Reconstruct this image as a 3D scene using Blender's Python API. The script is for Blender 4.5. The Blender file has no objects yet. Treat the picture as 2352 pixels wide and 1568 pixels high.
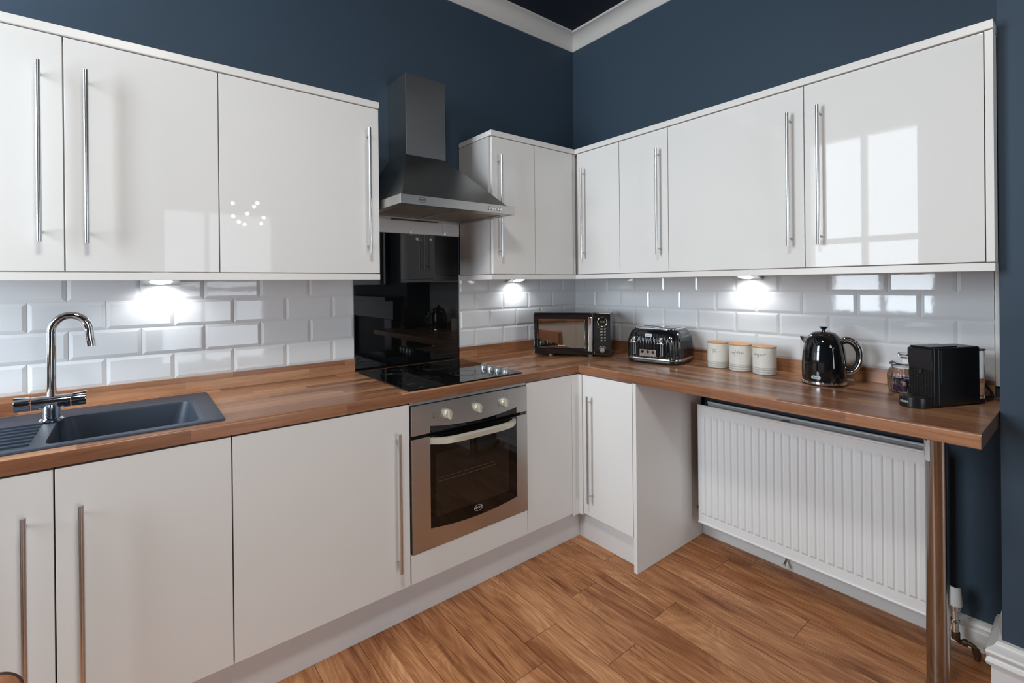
import bpy, bmesh, math, random
from mathutils import Vector, Matrix
random.seed(7)
PI = math.pi
SC = bpy.context.scene
COL = SC.collection
WM = {}

# ------------------------------------------------------------------ materials
def lin(r, g, b):
    f = lambda c: c / 12.92 if c <= 0.04045 else ((c + 0.055) / 1.055) ** 2.4
    return (f(r / 255), f(g / 255), f(b / 255), 1)

def new_mat(name):
    m = bpy.data.materials.new(name); m.use_nodes = True
    nt = m.node_tree
    return m, nt, nt.nodes['Principled BSDF']

def nd(nt, typ, **kw):
    n = nt.nodes.new(typ)
    for k, v in kw.items():
        if k in ('operation', 'blend_type', 'data_type', 'noise_dimensions', 'feature', 'wave_type', 'bands_direction', 'interpolation_type', 'clamp', 'distance', 'wave_profile', 'mapping_type'):
            setattr(n, k, v)
    return n

def math_n(nt, op, a, b=None, c=None):
    n = nt.nodes.new('ShaderNodeMath'); n.operation = op
    for i, x in enumerate((a, b, c)):
        if x is None: continue
        if isinstance(x, (int, float)): n.inputs[i].default_value = x
        else: nt.links.new(x, n.inputs[i])
    return n.outputs[0]

def comb(nt, x, y, z):
    n = nt.nodes.new('ShaderNodeCombineXYZ')
    for i, v in enumerate((x, y, z)):
        if isinstance(v, (int, float)): n.inputs[i].default_value = v
        else: nt.links.new(v, n.inputs[i])
    return n.outputs[0]

def xyz(nt):
    t = nt.nodes.new('ShaderNodeTexCoord'); s = nt.nodes.new('ShaderNodeSeparateXYZ')
    nt.links.new(t.outputs['Object'], s.inputs[0])
    return s.outputs[0], s.outputs[1], s.outputs[2], t.outputs['Object']

def noise(nt, vec, scale, detail=2, rough=.5, dist=0):
    n = nt.nodes.new('ShaderNodeTexNoise')
    nt.links.new(vec, n.inputs['Vector'])
    n.inputs['Scale'].default_value = scale; n.inputs['Detail'].default_value = detail
    n.inputs['Roughness'].default_value = rough; n.inputs['Distortion'].default_value = dist
    return n.outputs[0]

def white(nt, x, y, z=0.0):
    n = nt.nodes.new('ShaderNodeTexWhiteNoise'); n.noise_dimensions = '3D'
    nt.links.new(comb(nt, x, y, z), n.inputs['Vector'])
    return n.outputs['Value']

def ramp(nt, fac, stops, interp='LINEAR'):
    n = nt.nodes.new('ShaderNodeValToRGB'); n.color_ramp.interpolation = interp
    els = n.color_ramp.elements
    while len(els) > 1: els.remove(els[-1])
    els[0].position, els[0].color = stops[0]
    for p, c in stops[1:]:
        e = els.new(p); e.color = c
    nt.links.new(fac, n.inputs[0])
    return n.outputs[0]

def mix(nt, mode, fac, a, b):
    n = nt.nodes.new('ShaderNodeMix'); n.data_type = 'RGBA'; n.blend_type = mode
    if isinstance(fac, (int, float)): n.inputs[0].default_value = fac
    else: nt.links.new(fac, n.inputs[0])
    for i, v in ((6, a), (7, b)):
        if isinstance(v, tuple): n.inputs[i].default_value = v
        else: nt.links.new(v, n.inputs[i])
    return n.outputs[2]

def bump(nt, b, height, strength=.1, dist=.01):
    n = nt.nodes.new('ShaderNodeBump'); n.inputs['Strength'].default_value = strength
    n.inputs['Distance'].default_value = dist
    nt.links.new(height, n.inputs['Height']); nt.links.new(n.outputs[0], b.inputs['Normal'])

def plain(name, col, rough=.4, metal=0, spec=.5, coat=0, coat_rough=.03, nscale=0, nstr=.05, ior=None, trans=0, var=0.0, aniso=0):
    m, nt, b = new_mat(name)
    b.inputs['Base Color'].default_value = col; b.inputs['Roughness'].default_value = rough
    b.inputs['Metallic'].default_value = metal; b.inputs['Specular IOR Level'].default_value = spec
    b.inputs['Coat Weight'].default_value = coat; b.inputs['Coat Roughness'].default_value = coat_rough
    b.inputs['Transmission Weight'].default_value = trans
    if ior: b.inputs['IOR'].default_value = ior
    if nscale or var:
        x, y, z, o = xyz(nt)
        n = noise(nt, o, nscale or 8, 3)
        if nscale: bump(nt, b, n, nstr, .004)
        if var:
            c2 = tuple(min(1, c * (1 + var)) for c in col[:3]) + (1,); c1 = tuple(c * (1 - var) for c in col[:3]) + (1,)
            nt.links.new(ramp(nt, n, [(.3, c1), (.7, c2)]), b.inputs['Base Color'])
    return m

def emis(name, col, strength):
    m, nt, b = new_mat(name)
    b.inputs['Base Color'].default_value = col
    b.inputs['Emission Color'].default_value = col; b.inputs['Emission Strength'].default_value = strength
    return m

def steel(name, col, rough, axis='x', streak=.08):
    """brushed metal: fine streaks along one axis in roughness and bump"""
    m, nt, b = new_mat(name)
    b.inputs['Metallic'].default_value = 1; b.inputs['Base Color'].default_value = col
    x, y, z, o = xyz(nt)
    s = {'x': (3, 500, 500), 'z': (500, 500, 3), 'y': (500, 3, 500)}[axis]
    v = comb(nt, math_n(nt, 'MULTIPLY', x, s[0]), math_n(nt, 'MULTIPLY', y, s[1]), math_n(nt, 'MULTIPLY', z, s[2]))
    n = noise(nt, v, 1, 2)
    blot = noise(nt, o, 9, 3)
    r = math_n(nt, 'ADD', math_n(nt, 'MULTIPLY', n, streak), rough - streak / 2)
    r = math_n(nt, 'ADD', r, math_n(nt, 'MULTIPLY', math_n(nt, 'SUBTRACT', blot, .5), .05))
    nt.links.new(r, b.inputs['Roughness'])
    bump(nt, b, n, .015, .001)
    return m

def butcher(name, ax):
    """wood-strip laminate; ax = direction of the strips"""
    m, nt, b = new_mat(name)
    x, y, z, o = xyz(nt)
    u, v = (x, y) if ax == 'x' else (y, x)
    v = math_n(nt, 'ADD', v, math_n(nt, 'MULTIPLY', z, 1.0))
    vr = math_n(nt, 'DIVIDE', v, .0445); row = math_n(nt, 'FLOOR', vr)
    ur = math_n(nt, 'ADD', math_n(nt, 'DIVIDE', u, .46), math_n(nt, 'MULTIPLY', white(nt, row, 3.3), 9.0))
    idx = math_n(nt, 'FLOOR', ur)
    tone = white(nt, row, idx, 1.7); seed = math_n(nt, 'MULTIPLY', white(nt, idx, row, 5.1), 40)
    g1 = noise(nt, comb(nt, math_n(nt, 'MULTIPLY', u, 5), math_n(nt, 'MULTIPLY', v, 90), seed), 1, 5, .6, .6)
    g2 = noise(nt, comb(nt, math_n(nt, 'MULTIPLY', u, 1.6), math_n(nt, 'MULTIPLY', v, 22), seed), 1, 3, .5, 1.2)
    t = math_n(nt, 'ADD', math_n(nt, 'MULTIPLY', tone, .62), math_n(nt, 'MULTIPLY', g2, .38))
    c = ramp(nt, t, [(.12, lin(*WT[0])), (.38, lin(*WT[1])), (.62, lin(*WT[2])), (.88, lin(*WT[3]))])
    c = mix(nt, 'MULTIPLY', .75, c, ramp(nt, g1, [(.3, (.66, .6, .55, 1)), (.62, (1.1, 1.09, 1.08, 1))]))
    nt.links.new(c, b.inputs['Base Color'])
    b.inputs['Roughness'].default_value = .27; b.inputs['Specular IOR Level'].default_value = .45
    bump(nt, b, g1, .06, .002)
    return m

WT = [(122, 82, 58), (151, 105, 77), (175, 128, 95), (199, 153, 117)]

def floor_mat():
    m, nt, b = new_mat('oak_laminate_floor')
    x, y, z, o = xyz(nt)
    PW, PL = .1575, 1.285
    vr = math_n(nt, 'DIVIDE', math_n(nt, 'ADD', x, .307), PW); row = math_n(nt, 'FLOOR', vr); vf = math_n(nt, 'FRACT', vr)
    off = math_n(nt, 'MULTIPLY', white(nt, row, 9.2), 1.0)
    # plank joints seen in the photo fall on these columns
    for k, yy in ((-1, -1.563), (-3, -1.17), (-5, -1.205), (-2, -2.07)):
        want = (-yy / PL) % 1
        sel = math_n(nt, 'COMPARE', row, float(k), .1)
        off = math_n(nt, 'ADD', math_n(nt, 'MULTIPLY', off, math_n(nt, 'SUBTRACT', 1.0, sel)), math_n(nt, 'MULTIPLY', sel, want))
    ur = math_n(nt, 'ADD', math_n(nt, 'DIVIDE', y, PL), off)
    idx = math_n(nt, 'FLOOR', ur); uf = math_n(nt, 'FRACT', ur)
    half = math_n(nt, 'FLOOR', math_n(nt, 'MULTIPLY', vf, 2.0))
    seed = math_n(nt, 'MULTIPLY', white(nt, row, idx, 2.2), 60)
    seed2 = math_n(nt, 'ADD', seed, math_n(nt, 'MULTIPLY', half, 13.3))
    tone = white(nt, row, idx, math_n(nt, 'ADD', half, 4.4))
    xx, yy = x, y
    warp = noise(nt, comb(nt, math_n(nt, 'MULTIPLY', xx, 7), math_n(nt, 'MULTIPLY', yy, 1.6), seed2), 1, 2, .5, 0)
    xw = math_n(nt, 'ADD', xx, math_n(nt, 'MULTIPLY', warp, .10))
    g1 = noise(nt, comb(nt, math_n(nt, 'MULTIPLY', xw, 150), math_n(nt, 'MULTIPLY', yy, 6), seed2), 1, 5, .62, .3)
    g2 = noise(nt, comb(nt, math_n(nt, 'MULTIPLY', xw, 34), math_n(nt, 'MULTIPLY', yy, 2.0), seed2), 1, 4, .55, 1.0)
    g3 = noise(nt, comb(nt, math_n(nt, 'MULTIPLY', xx, 11), math_n(nt, 'MULTIPLY', yy, 1.9), seed2), 1, 3, .55, 1.6)
    t = math_n(nt, 'ADD', math_n(nt, 'MULTIPLY', tone, .19), math_n(nt, 'ADD', math_n(nt, 'MULTIPLY', g2, .43), math_n(nt, 'MULTIPLY', g3, .38)))
    c = ramp(nt, t, [(.30, lin(142, 88, 55)), (.42, lin(179, 121, 79)), (.54, lin(202, 143, 97)), (.70, lin(222, 169, 123))])
    c = mix(nt, 'MULTIPLY', .8, c, ramp(nt, g1, [(.32, (.58, .5, .44, 1)), (.6, (1.1, 1.1, 1.1, 1))]))
    # cathedral figure: contour lines of a slow noise field
    fld = noise(nt, comb(nt, math_n(nt, 'MULTIPLY', xx, 5.0), math_n(nt, 'MULTIPLY', yy, 1.15), seed2), 1, 2, .4, .8)
    ring = math_n(nt, 'SINE', math_n(nt, 'MULTIPLY', fld, 150.0))
    c = mix(nt, 'MULTIPLY', .34, c, ramp(nt, math_n(nt, 'ADD', math_n(nt, 'MULTIPLY', ring, .5), math_n(nt, 'MULTIPLY', g1, .6)), [(.0, (.66, .58, .5, 1)), (.45, (1, 1, 1, 1))]))
    blot = ramp(nt, fld, [(.30, (.60, .48, .38, 1)), (.42, (1, 1, 1, 1)), (.60, (1, 1, 1, 1)), (.70, (.74, .63, .53, 1))])
    c = mix(nt, 'MULTIPLY', .85, c, blot)
    # dark figure and knots
    vor = nt.nodes.new('ShaderNodeTexVoronoi'); vor.feature = 'F1'
    nt.links.new(comb(nt, math_n(nt, 'ADD', math_n(nt, 'MULTIPLY', xx, 6.5), math_n(nt, 'MULTIPLY', g3, .5)), math_n(nt, 'ADD', math_n(nt, 'MULTIPLY', yy, 2.1), math_n(nt, 'MULTIPLY', g2, .25)), seed), vor.inputs['Vector'])
    vor.inputs['Scale'].default_value = 1.0
    kn = ramp(nt, math_n(nt, 'ADD', vor.outputs['Distance'], math_n(nt, 'MULTIPLY', g1, .12)), [(.13, (.36, .27, .20, 1)), (.20, (.66, .55, .47, 1)), (.34, (1, 1, 1, 1))])
    c = mix(nt, 'MULTIPLY', .8, c, kn)
    dk = ramp(nt, g2, [(.26, (.55, .44, .36, 1)), (.40, (1, 1, 1, 1))])
    c = mix(nt, 'MULTIPLY', .6, c, dk)
    ex = math_n(nt, 'MULTIPLY', math_n(nt, 'MINIMUM', vf, math_n(nt, 'SUBTRACT', 1.0, vf)), PW)
    ey = math_n(nt, 'MULTIPLY', math_n(nt, 'MINIMUM', uf, math_n(nt, 'SUBTRACT', 1.0, uf)), PL)
    e = math_n(nt, 'MINIMUM', ex, ey)
    gr = ramp(nt, math_n(nt, 'MULTIPLY', e, 400.0), [(.30, (.32, .25, .2, 1)), (.62, (1, 1, 1, 1))])
    c = mix(nt, 'MULTIPLY', 1.0, c, gr)
    nt.links.new(c, b.inputs['Base Color'])
    b.inputs['Roughness'].default_value = .42; b.inputs['Specular IOR Level'].default_value = .35
    h = math_n(nt, 'ADD', math_n(nt, 'MULTIPLY', g1, .25), math_n(nt, 'MINIMUM', math_n(nt, 'MULTIPLY', e, 400.0), 1.0))
    bump(nt, b, h, .12, .001)
    return m

M = {}
M['door'] = plain('gloss_white_door', lin(228, 227, 224), .022, spec=.18)
M['trimw'] = plain('satin_white_trim', lin(230, 228, 224), .3, spec=.3)
M['carcass'] = plain('white_carcass', lin(205, 203, 200), .5)
M['plinth'] = plain('gloss_white_plinth', lin(222, 221, 221), .12, spec=.25)
M['blue'] = plain('navy_wall_paint', lin(60, 76, 91), .6, spec=.25, nscale=160, nstr=.03, var=.03)
M['navyceil'] = plain('dark_navy_ceiling_paint', lin(33, 42, 54), .7, spec=.2)
M['whitepaint'] = plain('white_gloss_paint', lin(224, 224, 222), .32, spec=.5, nscale=30, nstr=.04)
M['cove'] = plain('off_white_cove_paint', lin(215, 211, 205), .5)
M['tile'] = plain('white_glazed_tile', lin(222, 224, 226), .035, spec=.40, nscale=14, nstr=.05)
M['grout'] = plain('white_grout', lin(214, 213, 210), .7)
M['top_x'] = butcher('walnut_strip_laminate_along_x', 'x')
M['top_y'] = butcher('walnut_strip_laminate_along_y', 'y')
M['floor'] = floor_mat()
M['chrome'] = plain('polished_chrome', (.82, .83, .84, 1), .05, metal=1)
M['nickel'] = steel('brushed_nickel_bar', (.57, .575, .58, 1), .28, 'z', .1)
M['steel_x'] = steel('brushed_steel_across', (.56, .545, .525, 1), .30, 'x')
M['steel_dark'] = steel('brushed_steel_hood_face', (.36, .355, .345, 1), .33, 'x')
M['steel_z'] = steel('brushed_steel_upright', (.40, .385, .37, 1), .15, 'z', .12)
M['meshfilter'] = plain('aluminium_grease_mesh', (.40, .35, .28, 1), .45, metal=1, nscale=900, nstr=.5)
M['blackglass'] = plain('black_glass', (.004, .004, .004, 1), .02, spec=.5)
M['ovenglass'] = plain('dark_oven_glass', (.02, .015, .011, 1), .03, spec=.5)
M['black'] = plain('black_gloss_enamel', (.006, .006, .007, 1), .07, spec=.6, coat=.4)
M['blackplastic'] = plain('black_plastic', (.010, .010, .011, 1), .30, spec=.45)
M['blackmatte'] = plain('matt_black', (.012, .012, .013, 1), .55)
M['gap'] = plain('dark_gap', (.02, .018, .016, 1), .8)
M['mirrorglass'] = plain('mirrored_door_glass', (.40, .36, .31, 1), .03, metal=1)
M['granite'] = plain('dark_granite_composite', lin(52, 62, 76), .42, spec=.4, nscale=700, nstr=.10)
M['cream'] = plain('champagne_plastic', lin(205, 200, 182), .3, metal=.35)
M['ceramic'] = plain('ivory_ceramic', lin(226, 224, 216), .14, spec=.5)
M['bamboo'] = plain('bamboo_lid', lin(205, 150, 98), .5, nscale=40, nstr=.05, var=.12)
M['ink'] = plain('dark_grey_ink', lin(60, 60, 62), .6)
M['paleink'] = plain('pale_print', lin(190, 190, 190), .5)
M['silverpaint'] = plain('silver_plastic', lin(178, 182, 184), .28, metal=.6)
M['radiator'] = plain('white_radiator_enamel', lin(232, 234, 234), .3, spec=.5)
M['radgrey'] = plain('grey_convector_fin', lin(172, 168, 162), .5)
M['gunmetal'] = plain('dark_steel', (.20, .195, .19, 1), .3, metal=1)
M['glass'] = plain('clear_glass', (1, 1, 1, 1), .02, trans=1, ior=1.45)
M['smoke'] = plain('clear_grey_plastic', (.72, .74, .76, 1), .05, trans=1, ior=1.2)
def pane_mat():
    m, nt, b = new_mat('window_glass')
    t = nt.nodes.new('ShaderNodeBsdfTransparent'); g = nt.nodes.new('ShaderNodeBsdfGlossy'); g.inputs['Roughness'].default_value = .01
    x = nt.nodes.new('ShaderNodeMixShader'); x.inputs[0].default_value = .05
    nt.links.new(t.outputs[0], x.inputs[1]); nt.links.new(g.outputs[0], x.inputs[2])
    nt.links.new(x.outputs[0], nt.nodes['Material Output'].inputs['Surface'])
    return m
M['wpane'] = pane_mat()
M['brass'] = plain('tarnished_brass', lin(98, 80, 62), .45, metal=.8, nscale=60, nstr=.2, var=.3)
M['trv'] = plain('white_valve_plastic', lin(224, 224, 220), .4)
M['leather'] = plain('tan_leather', lin(168, 112, 78), .5, nscale=220, nstr=.18, var=.12)
M['piping'] = plain('dark_brown_piping', lin(70, 40, 24), .5)
M['darkwood'] = plain('dark_wood_leg', lin(58, 38, 26), .5)
M['sticker'] = plain('white_sticker', lin(214, 214, 216), .4)
M['lens'] = emis('lit_lamp_lens', (1, .985, .95, 1), 14)
M['bulb'] = emis('lit_bulb', (1, .84, .60, 1), 110)
M['digits'] = emis('dim_green_digits', (.13, .15, .03, 1), .05)
M['caulk'] = plain('dusty_white_caulk', lin(190, 184, 178), .7, nscale=40, nstr=.2, var=.15)
M['podp'] = plain('purple_foil', lin(84, 48, 112), .3, metal=.5)
M['podt'] = plain('teal_foil', lin(28, 120, 112), .3, metal=.5)
M['podn'] = plain('navy_foil', lin(40, 44, 84), .3, metal=.5)
M['podg'] = plain('grey_foil', lin(128, 122, 124), .3, metal=.5)

def band_mat():
    m, nt, b = new_mat('ivory_ceramic_with_grey_knit_band')
    x, y, z, o = xyz(nt)
    ang = math_n(nt, 'ARCTAN2', y, x)
    cell = math_n(nt, 'SINE', math_n(nt, 'ADD', math_n(nt, 'MULTIPLY', ang, 110.0), math_n(nt, 'MULTIPLY', math_n(nt, 'SINE', math_n(nt, 'MULTIPLY', z, 2200.0)), 2.0)))
    stripe = math_n(nt, 'SINE', math_n(nt, 'ADD', math_n(nt, 'MULTIPLY', z, 620.0), .4))
    k = math_n(nt, 'ADD', math_n(nt, 'MULTIPLY', cell, .22), .50)
    k = math_n(nt, 'MULTIPLY', k, math_n(nt, 'GREATER_THAN', stripe, -.72))
    inb = math_n(nt, 'MULTIPLY', math_n(nt, 'LESS_THAN', z, .0325), math_n(nt, 'GREATER_THAN', z, .0035))
    k = math_n(nt, 'MULTIPLY', k, inb)
    c = mix(nt, 'MIX', k, lin(226, 224, 216), lin(132, 132, 130))
    nt.links.new(c, b.inputs['Base Color']); b.inputs['Roughness'].default_value = .16
    return m
M['banded'] = band_mat()

# ------------------------------------------------------------------ mesh helpers
class MB:
    def __init__(s): s.bm = bmesh.new()
    def box(s, x0, x1, y0, y1, z0, z1, bev=0, seg=2):
        r = bmesh.ops.create_cube(s.bm, size=1)
        vs = r['verts']
        for v in vs:
            v.co = Vector(((x0 + x1) / 2 + v.co.x * (x1 - x0), (y0 + y1) / 2 + v.co.y * (y1 - y0), (z0 + z1) / 2 + v.co.z * (z1 - z0)))
        if bev:
            es = list({e for v in vs for e in v.link_edges})
            bmesh.ops.bevel(s.bm, geom=es, offset=bev, segments=seg, affect='EDGES', profile=.5)
        return s
    def cyl(s, p0, p1, r0, r1=None, seg=24, bev=0):
        p0, p1 = Vector(p0), Vector(p1); r1 = r0 if r1 is None else r1
        d = p1 - p0; L = d.length
        M4 = Matrix.Translation((p0 + p1) / 2) @ d.normalized().to_track_quat('Z', 'Y').to_matrix().to_4x4()
        r = bmesh.ops.create_cone(s.bm, cap_ends=True, segments=seg, radius1=r0, radius2=r1, depth=L, matrix=M4)
        if bev:
            es = [e for e in {e for v in r['verts'] for e in v.link_edges} if any(len(f.verts) > 4 for f in e.link_faces)]
            bmesh.ops.bevel(s.bm, geom=es, offset=bev, segments=2, affect='EDGES', profile=.5)
        return s
    def lathe(s, prof, c=(0, 0, 0), seg=48, f=None):
        """prof = [(radius, z)], f(angle, r, z) -> radius"""
        rings = []
        for r, z in prof:
            if r < 1e-6: rings.append([s.bm.verts.new((c[0], c[1], c[2] + z))]); continue
            ring = []
            for i in range(seg):
                a = 2 * PI * i / seg; rr = f(a, r, z) if f else r
                ring.append(s.bm.verts.new((c[0] + rr * math.cos(a), c[1] + rr * math.sin(a), c[2] + z)))
            rings.append(ring)
        for A, B in zip(rings, rings[1:]):
            for i in range(seg):
                j = (i + 1) % seg
                if len(A) == 1 and len(B) == 1: continue
                if len(A) == 1: s.bm.faces.new((A[0], B[i], B[j]))
                elif len(B) == 1: s.bm.faces.new((A[i], A[j], B[0]))
                else: s.bm.faces.new((A[i], A[j], B[j], B[i]))
        return s
    def tube(s, pts, r, seg=12, closed=False, caps=True):
        pts = [Vector(p) for p in pts]; n = len(pts); rings = []
        up = None
        for i in range(n):
            a = pts[i - 1] if (i > 0 or closed) else pts[i]; b = pts[(i + 1) % n] if (i < n - 1 or closed) else pts[i]
            t = (b - a).normalized()
            if up is None: up = Vector((0, 0, 1)) if abs(t.z) < .9 else Vector((1, 0, 0))
            nn = (up - t * up.dot(t))
            if nn.length < 1e-5: nn = t.orthogonal()
            nn.normalize(); up = nn; bb = t.cross(nn)
            rr = r[i] if isinstance(r, (list, tuple)) else r
            rings.append([s.bm.verts.new(pts[i] + nn * rr * math.cos(2 * PI * k / seg) + bb * rr * math.sin(2 * PI * k / seg)) for k in range(seg)])
        pairs = list(zip(rings, rings[1:])) + ([(rings[-1], rings[0])] if closed else [])
        for A, B in pairs:
            for k in range(seg):
                s.bm.faces.new((A[k], A[(k + 1) % seg], B[(k + 1) % seg], B[k]))
        if caps and not closed:
            s.bm.faces.new(rings[0][::-1]); s.bm.faces.new(rings[-1])
        return s
    def prism(s, poly, h0, h1, axis='z', bev=0):
        """extrude a 2D polygon between h0 and h1 along an axis (x: poly=(y,z); y: poly=(x,z); z: poly=(x,y))"""
        def P(a, b, h): return {'x': (h, a, b), 'y': (a, h, b), 'z': (a, b, h)}[axis]
        A = [s.bm.verts.new(P(a, b, h0)) for a, b in poly]; B = [s.bm.verts.new(P(a, b, h1)) for a, b in poly]
        n = len(poly); fs = [s.bm.faces.new(A), s.bm.faces.new(B[::-1])]
        for i in range(n): fs.append(s.bm.faces.new((A[i], B[i], B[(i + 1) % n], A[(i + 1) % n])))
        bmesh.ops.recalc_face_normals(s.bm, faces=fs)
        if bev:
            es = [e for f in fs[:2] for e in f.edges]
            bmesh.ops.bevel(s.bm, geom=es, offset=bev, segments=2, affect='EDGES', profile=.5)
        return s
    def faces(s, verts, fs):
        V = [s.bm.verts.new(v) for v in verts]
        for f in fs: s.bm.faces.new([V[i] for i in f])
        return s
    def loft(s, sections, cap=True):
        """sections: lists of 3D points of equal length (closed loops)"""
        R = [[s.bm.verts.new(p) for p in sec] for sec in sections]
        for A, B in zip(R, R[1:]):
            n = len(A)
            for i in range(n): s.bm.faces.new((A[i], A[(i + 1) % n], B[(i + 1) % n], B[i]))
        if cap: s.bm.faces.new(R[0][::-1]); s.bm.faces.new(R[-1])
        return s
    def xf(s, m): s.bm.transform(m); return s

def obj(name, mb, mat, parent=None, world=True, smooth=35):
    bm = mb.bm
    bmesh.ops.recalc_face_normals(bm, faces=bm.faces)
    me = bpy.data.meshes.new(name); bm.to_mesh(me); bm.free()
    if isinstance(mat, str): mat = M[mat]
    me.materials.append(mat)
    if smooth:
        me.polygons.foreach_set('use_smooth', [True] * len(me.polygons))
        me.set_sharp_from_angle(angle=math.radians(smooth))
    o = bpy.data.objects.new(name, me); COL.objects.link(o)
    if smooth:
        ar = sorted(p.area for p in me.polygons)
        if ar and ar[-1] > 8 * ar[len(ar) // 2]:
            wn = o.modifiers.new('flat_faces', 'WEIGHTED_NORMAL'); wn.keep_sharp = True; wn.weight = 100
    if parent:
        o.parent = parent
        w = WM.get(parent, Matrix())
        if world: me.transform(w.inverted())
        WM[o] = w
    return o

def tag(o, label=None, cat=None, group=None, kind=None):
    if label: o['label'] = label
    if cat: o['category'] = cat
    if group: o['group'] = group
    if kind: o['kind'] = kind
    return o

def thing(name, label, cat, loc=(0, 0, 0), rz=0, group=None):
    o = bpy.data.objects.new(name, None); o.empty_display_size = .05; COL.objects.link(o)
    o.location = loc; o.rotation_euler = (0, 0, rz)
    WM[o] = Matrix.Translation(loc) @ Matrix.Rotation(rz, 4, 'Z')
    return tag(o, label, cat, group)

def structure(name, mb, mat, label=None, smooth=35):
    return tag(obj(name, mb, mat, smooth=smooth), label, None, None, 'structure')

def text(name, body, size, mat, parent, m4, depth=.0004, shear=0, bold=0):
    """lettering as a mesh; m4 places the text plane (text lies in local xy, centred)"""
    cu = bpy.data.curves.new(name, 'FONT'); cu.body = body; cu.size = size; cu.extrude = depth; cu.align_x = 'CENTER'; cu.align_y = 'CENTER'
    cu.shear = shear; cu.offset = bold
    t = bpy.data.objects.new(name + '_tmp', cu); COL.objects.link(t)
    bpy.context.view_layer.update()
    me = bpy.data.meshes.new_from_object(t.evaluated_get(bpy.context.evaluated_depsgraph_get()))
    bpy.data.objects.remove(t); bpy.data.curves.remove(cu)
    me.name = name; me.materials.clear(); me.materials.append(M[mat]); me.transform(m4)
    o = bpy.data.objects.new(name, me); COL.objects.link(o)
    o.parent = parent; WM[o] = WM.get(parent, Matrix())
    return o

def frame4(origin, xa, ya):
    xa, ya = Vector(xa).normalized(), Vector(ya).normalized(); za = xa.cross(ya)
    return Matrix.Translation(origin) @ Matrix((xa, ya, za)).transposed().to_4x4()

def catmull(pts, n=6):
    P = [Vector(p) for p in pts]; out = []
    for i in range(len(P) - 1):
        p0, p1, p2, p3 = P[max(i - 1, 0)], P[i], P[i + 1], P[min(i + 2, len(P) - 1)]
        for k in range(n):
            t = k / n
            out.append(.5 * ((2 * p1) + (-p0 + p2) * t + (2 * p0 - 5 * p1 + 4 * p2 - p3) * t * t + (-p0 + 3 * p1 - 3 * p2 + p3) * t ** 3))
    out.append(P[-1]); return out

def rrect(w, h, r, n=6, cx=0, cy=0):
    pts = []
    for sx, sy, a0 in ((1, 1, 0), (-1, 1, PI / 2), (-1, -1, PI), (1, -1, 1.5 * PI)):
        for k in range(n + 1):
            a = a0 + PI / 2 * k / n
            pts.append((cx + sx * (w / 2 - r) + r * math.cos(a), cy + sy * (h / 2 - r) + r * math.sin(a)))
    return pts

# ------------------------------------------------------------------ key dimensions (metres; corner of the two walls at the origin)
DW = -.3138           # face of the wall cabinet doors
DC = -.3217           # face of the top cornice
ZT1, ZT0 = 2.1218, 2.0943
ZR1, ZR0 = 1.3779, 1.3523
DB = -.5926           # face of the base doors
PL_ = -.5437          # face of the plinth
WTF = -.5958          # front of the worktop
ZW, ZWB = .91, .868
XL = -4.1             # far left wall
YR = -5.6             # wall behind the camera
CEIL = 3.0
YB = -2.091           # corner of the chimney breast
XBR = -.25            # face of the chimney breast
XA1 = -1.5277         # right end of the left wall run
XA2 = -.9317          # left end of the corner run
YE = -2.0893          # right end of the right run

# ------------------------------------------------------------------ room shell
structure('floor', MB().box(XL, 0, YR, 0, -.05, 0), 'floor')
structure('ceiling', MB().box(XL, 0, YR, 0, CEIL, CEIL + .05), 'navyceil')
structure('wall_back', MB().box(XL, 0, 0, .1, 0, CEIL), 'blue')
structure('wall_right', MB().box(0, .1, YR, .1, 0, CEIL), 'blue')
structure('chimney_breast', MB().box(XBR, 0, -3.62, YB, 0, CEIL), 'blue')
# left wall with the tall sash window, rear wall with a glazed door
WY0, WY1, WZ0, WZ1 = -1.24, -.2, .92, 2.88
mb = MB().box(XL - .12, XL, YR, WY0, 0, CEIL).box(XL - .12, XL, WY1, .1, 0, CEIL).box(XL - .12, XL, WY0, WY1, 0, WZ0).box(XL - .12, XL, WY0, WY1, WZ1, CEIL)
structure('wall_left', mb, 'blue')
DX0, DX1, DZ0, DZ1 = -2.12, -.81, .25, 2.35
mb = MB().box(XL, DX0, YR - .12, YR, 0, CEIL).box(DX1, 0, YR - .12, YR, 0, CEIL).box(DX0, DX1, YR - .12, YR, 0, DZ0).box(DX0, DX1, YR - .12, YR, DZ1, CEIL)
structure('wall_rear', mb, 'blue')

def window(name, axis, at, a0, a1, z0, z1, mull, rails):
    """sash frame, glazing bars and pane in a wall opening"""
    root = bpy.data.objects.new(name, None); COL.objects.link(root); tag(root, kind='structure')
    def bx(m, lo, hi, zl, zh, d0, d1):
        if axis == 'x': m.box(at + d0, at + d1, lo, hi, zl, zh)
        else: m.box(lo, hi, at + d0, at + d1, zl, zh)
    f = MB(); t = .06
    bx(f, a0, a0 + t, z0, z1, -.1, .02); bx(f, a1 - t, a1, z0, z1, -.1, .02); bx(f, a0 + t, a1 - t, z0, z0 + t, -.1, .04); bx(f, a0 + t, a1 - t, z1 - t, z1, -.1, .02)
    for c in mull: bx(f, c - .025, c + .025, z0 + t, z1 - t, -.08, -.02)
    for c in rails: bx(f, a0 + t, a1 - t, c - .03, c + .03, -.08, -.015)
    fo = obj('window_frame', f, 'whitepaint', root)
    p = MB(); bx(p, a0 + t, a1 - t, z0 + t, z1 - t, -.052, -.048); obj('window_pane', p, 'wpane', root)
window('window_1', 'x', XL, WY0, WY1, WZ0, WZ1, [-.74], [1.75])
window('window_2', 'y', YR, DX0, DX1, DZ0, DZ1, [-1.62], [1.3])

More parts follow.
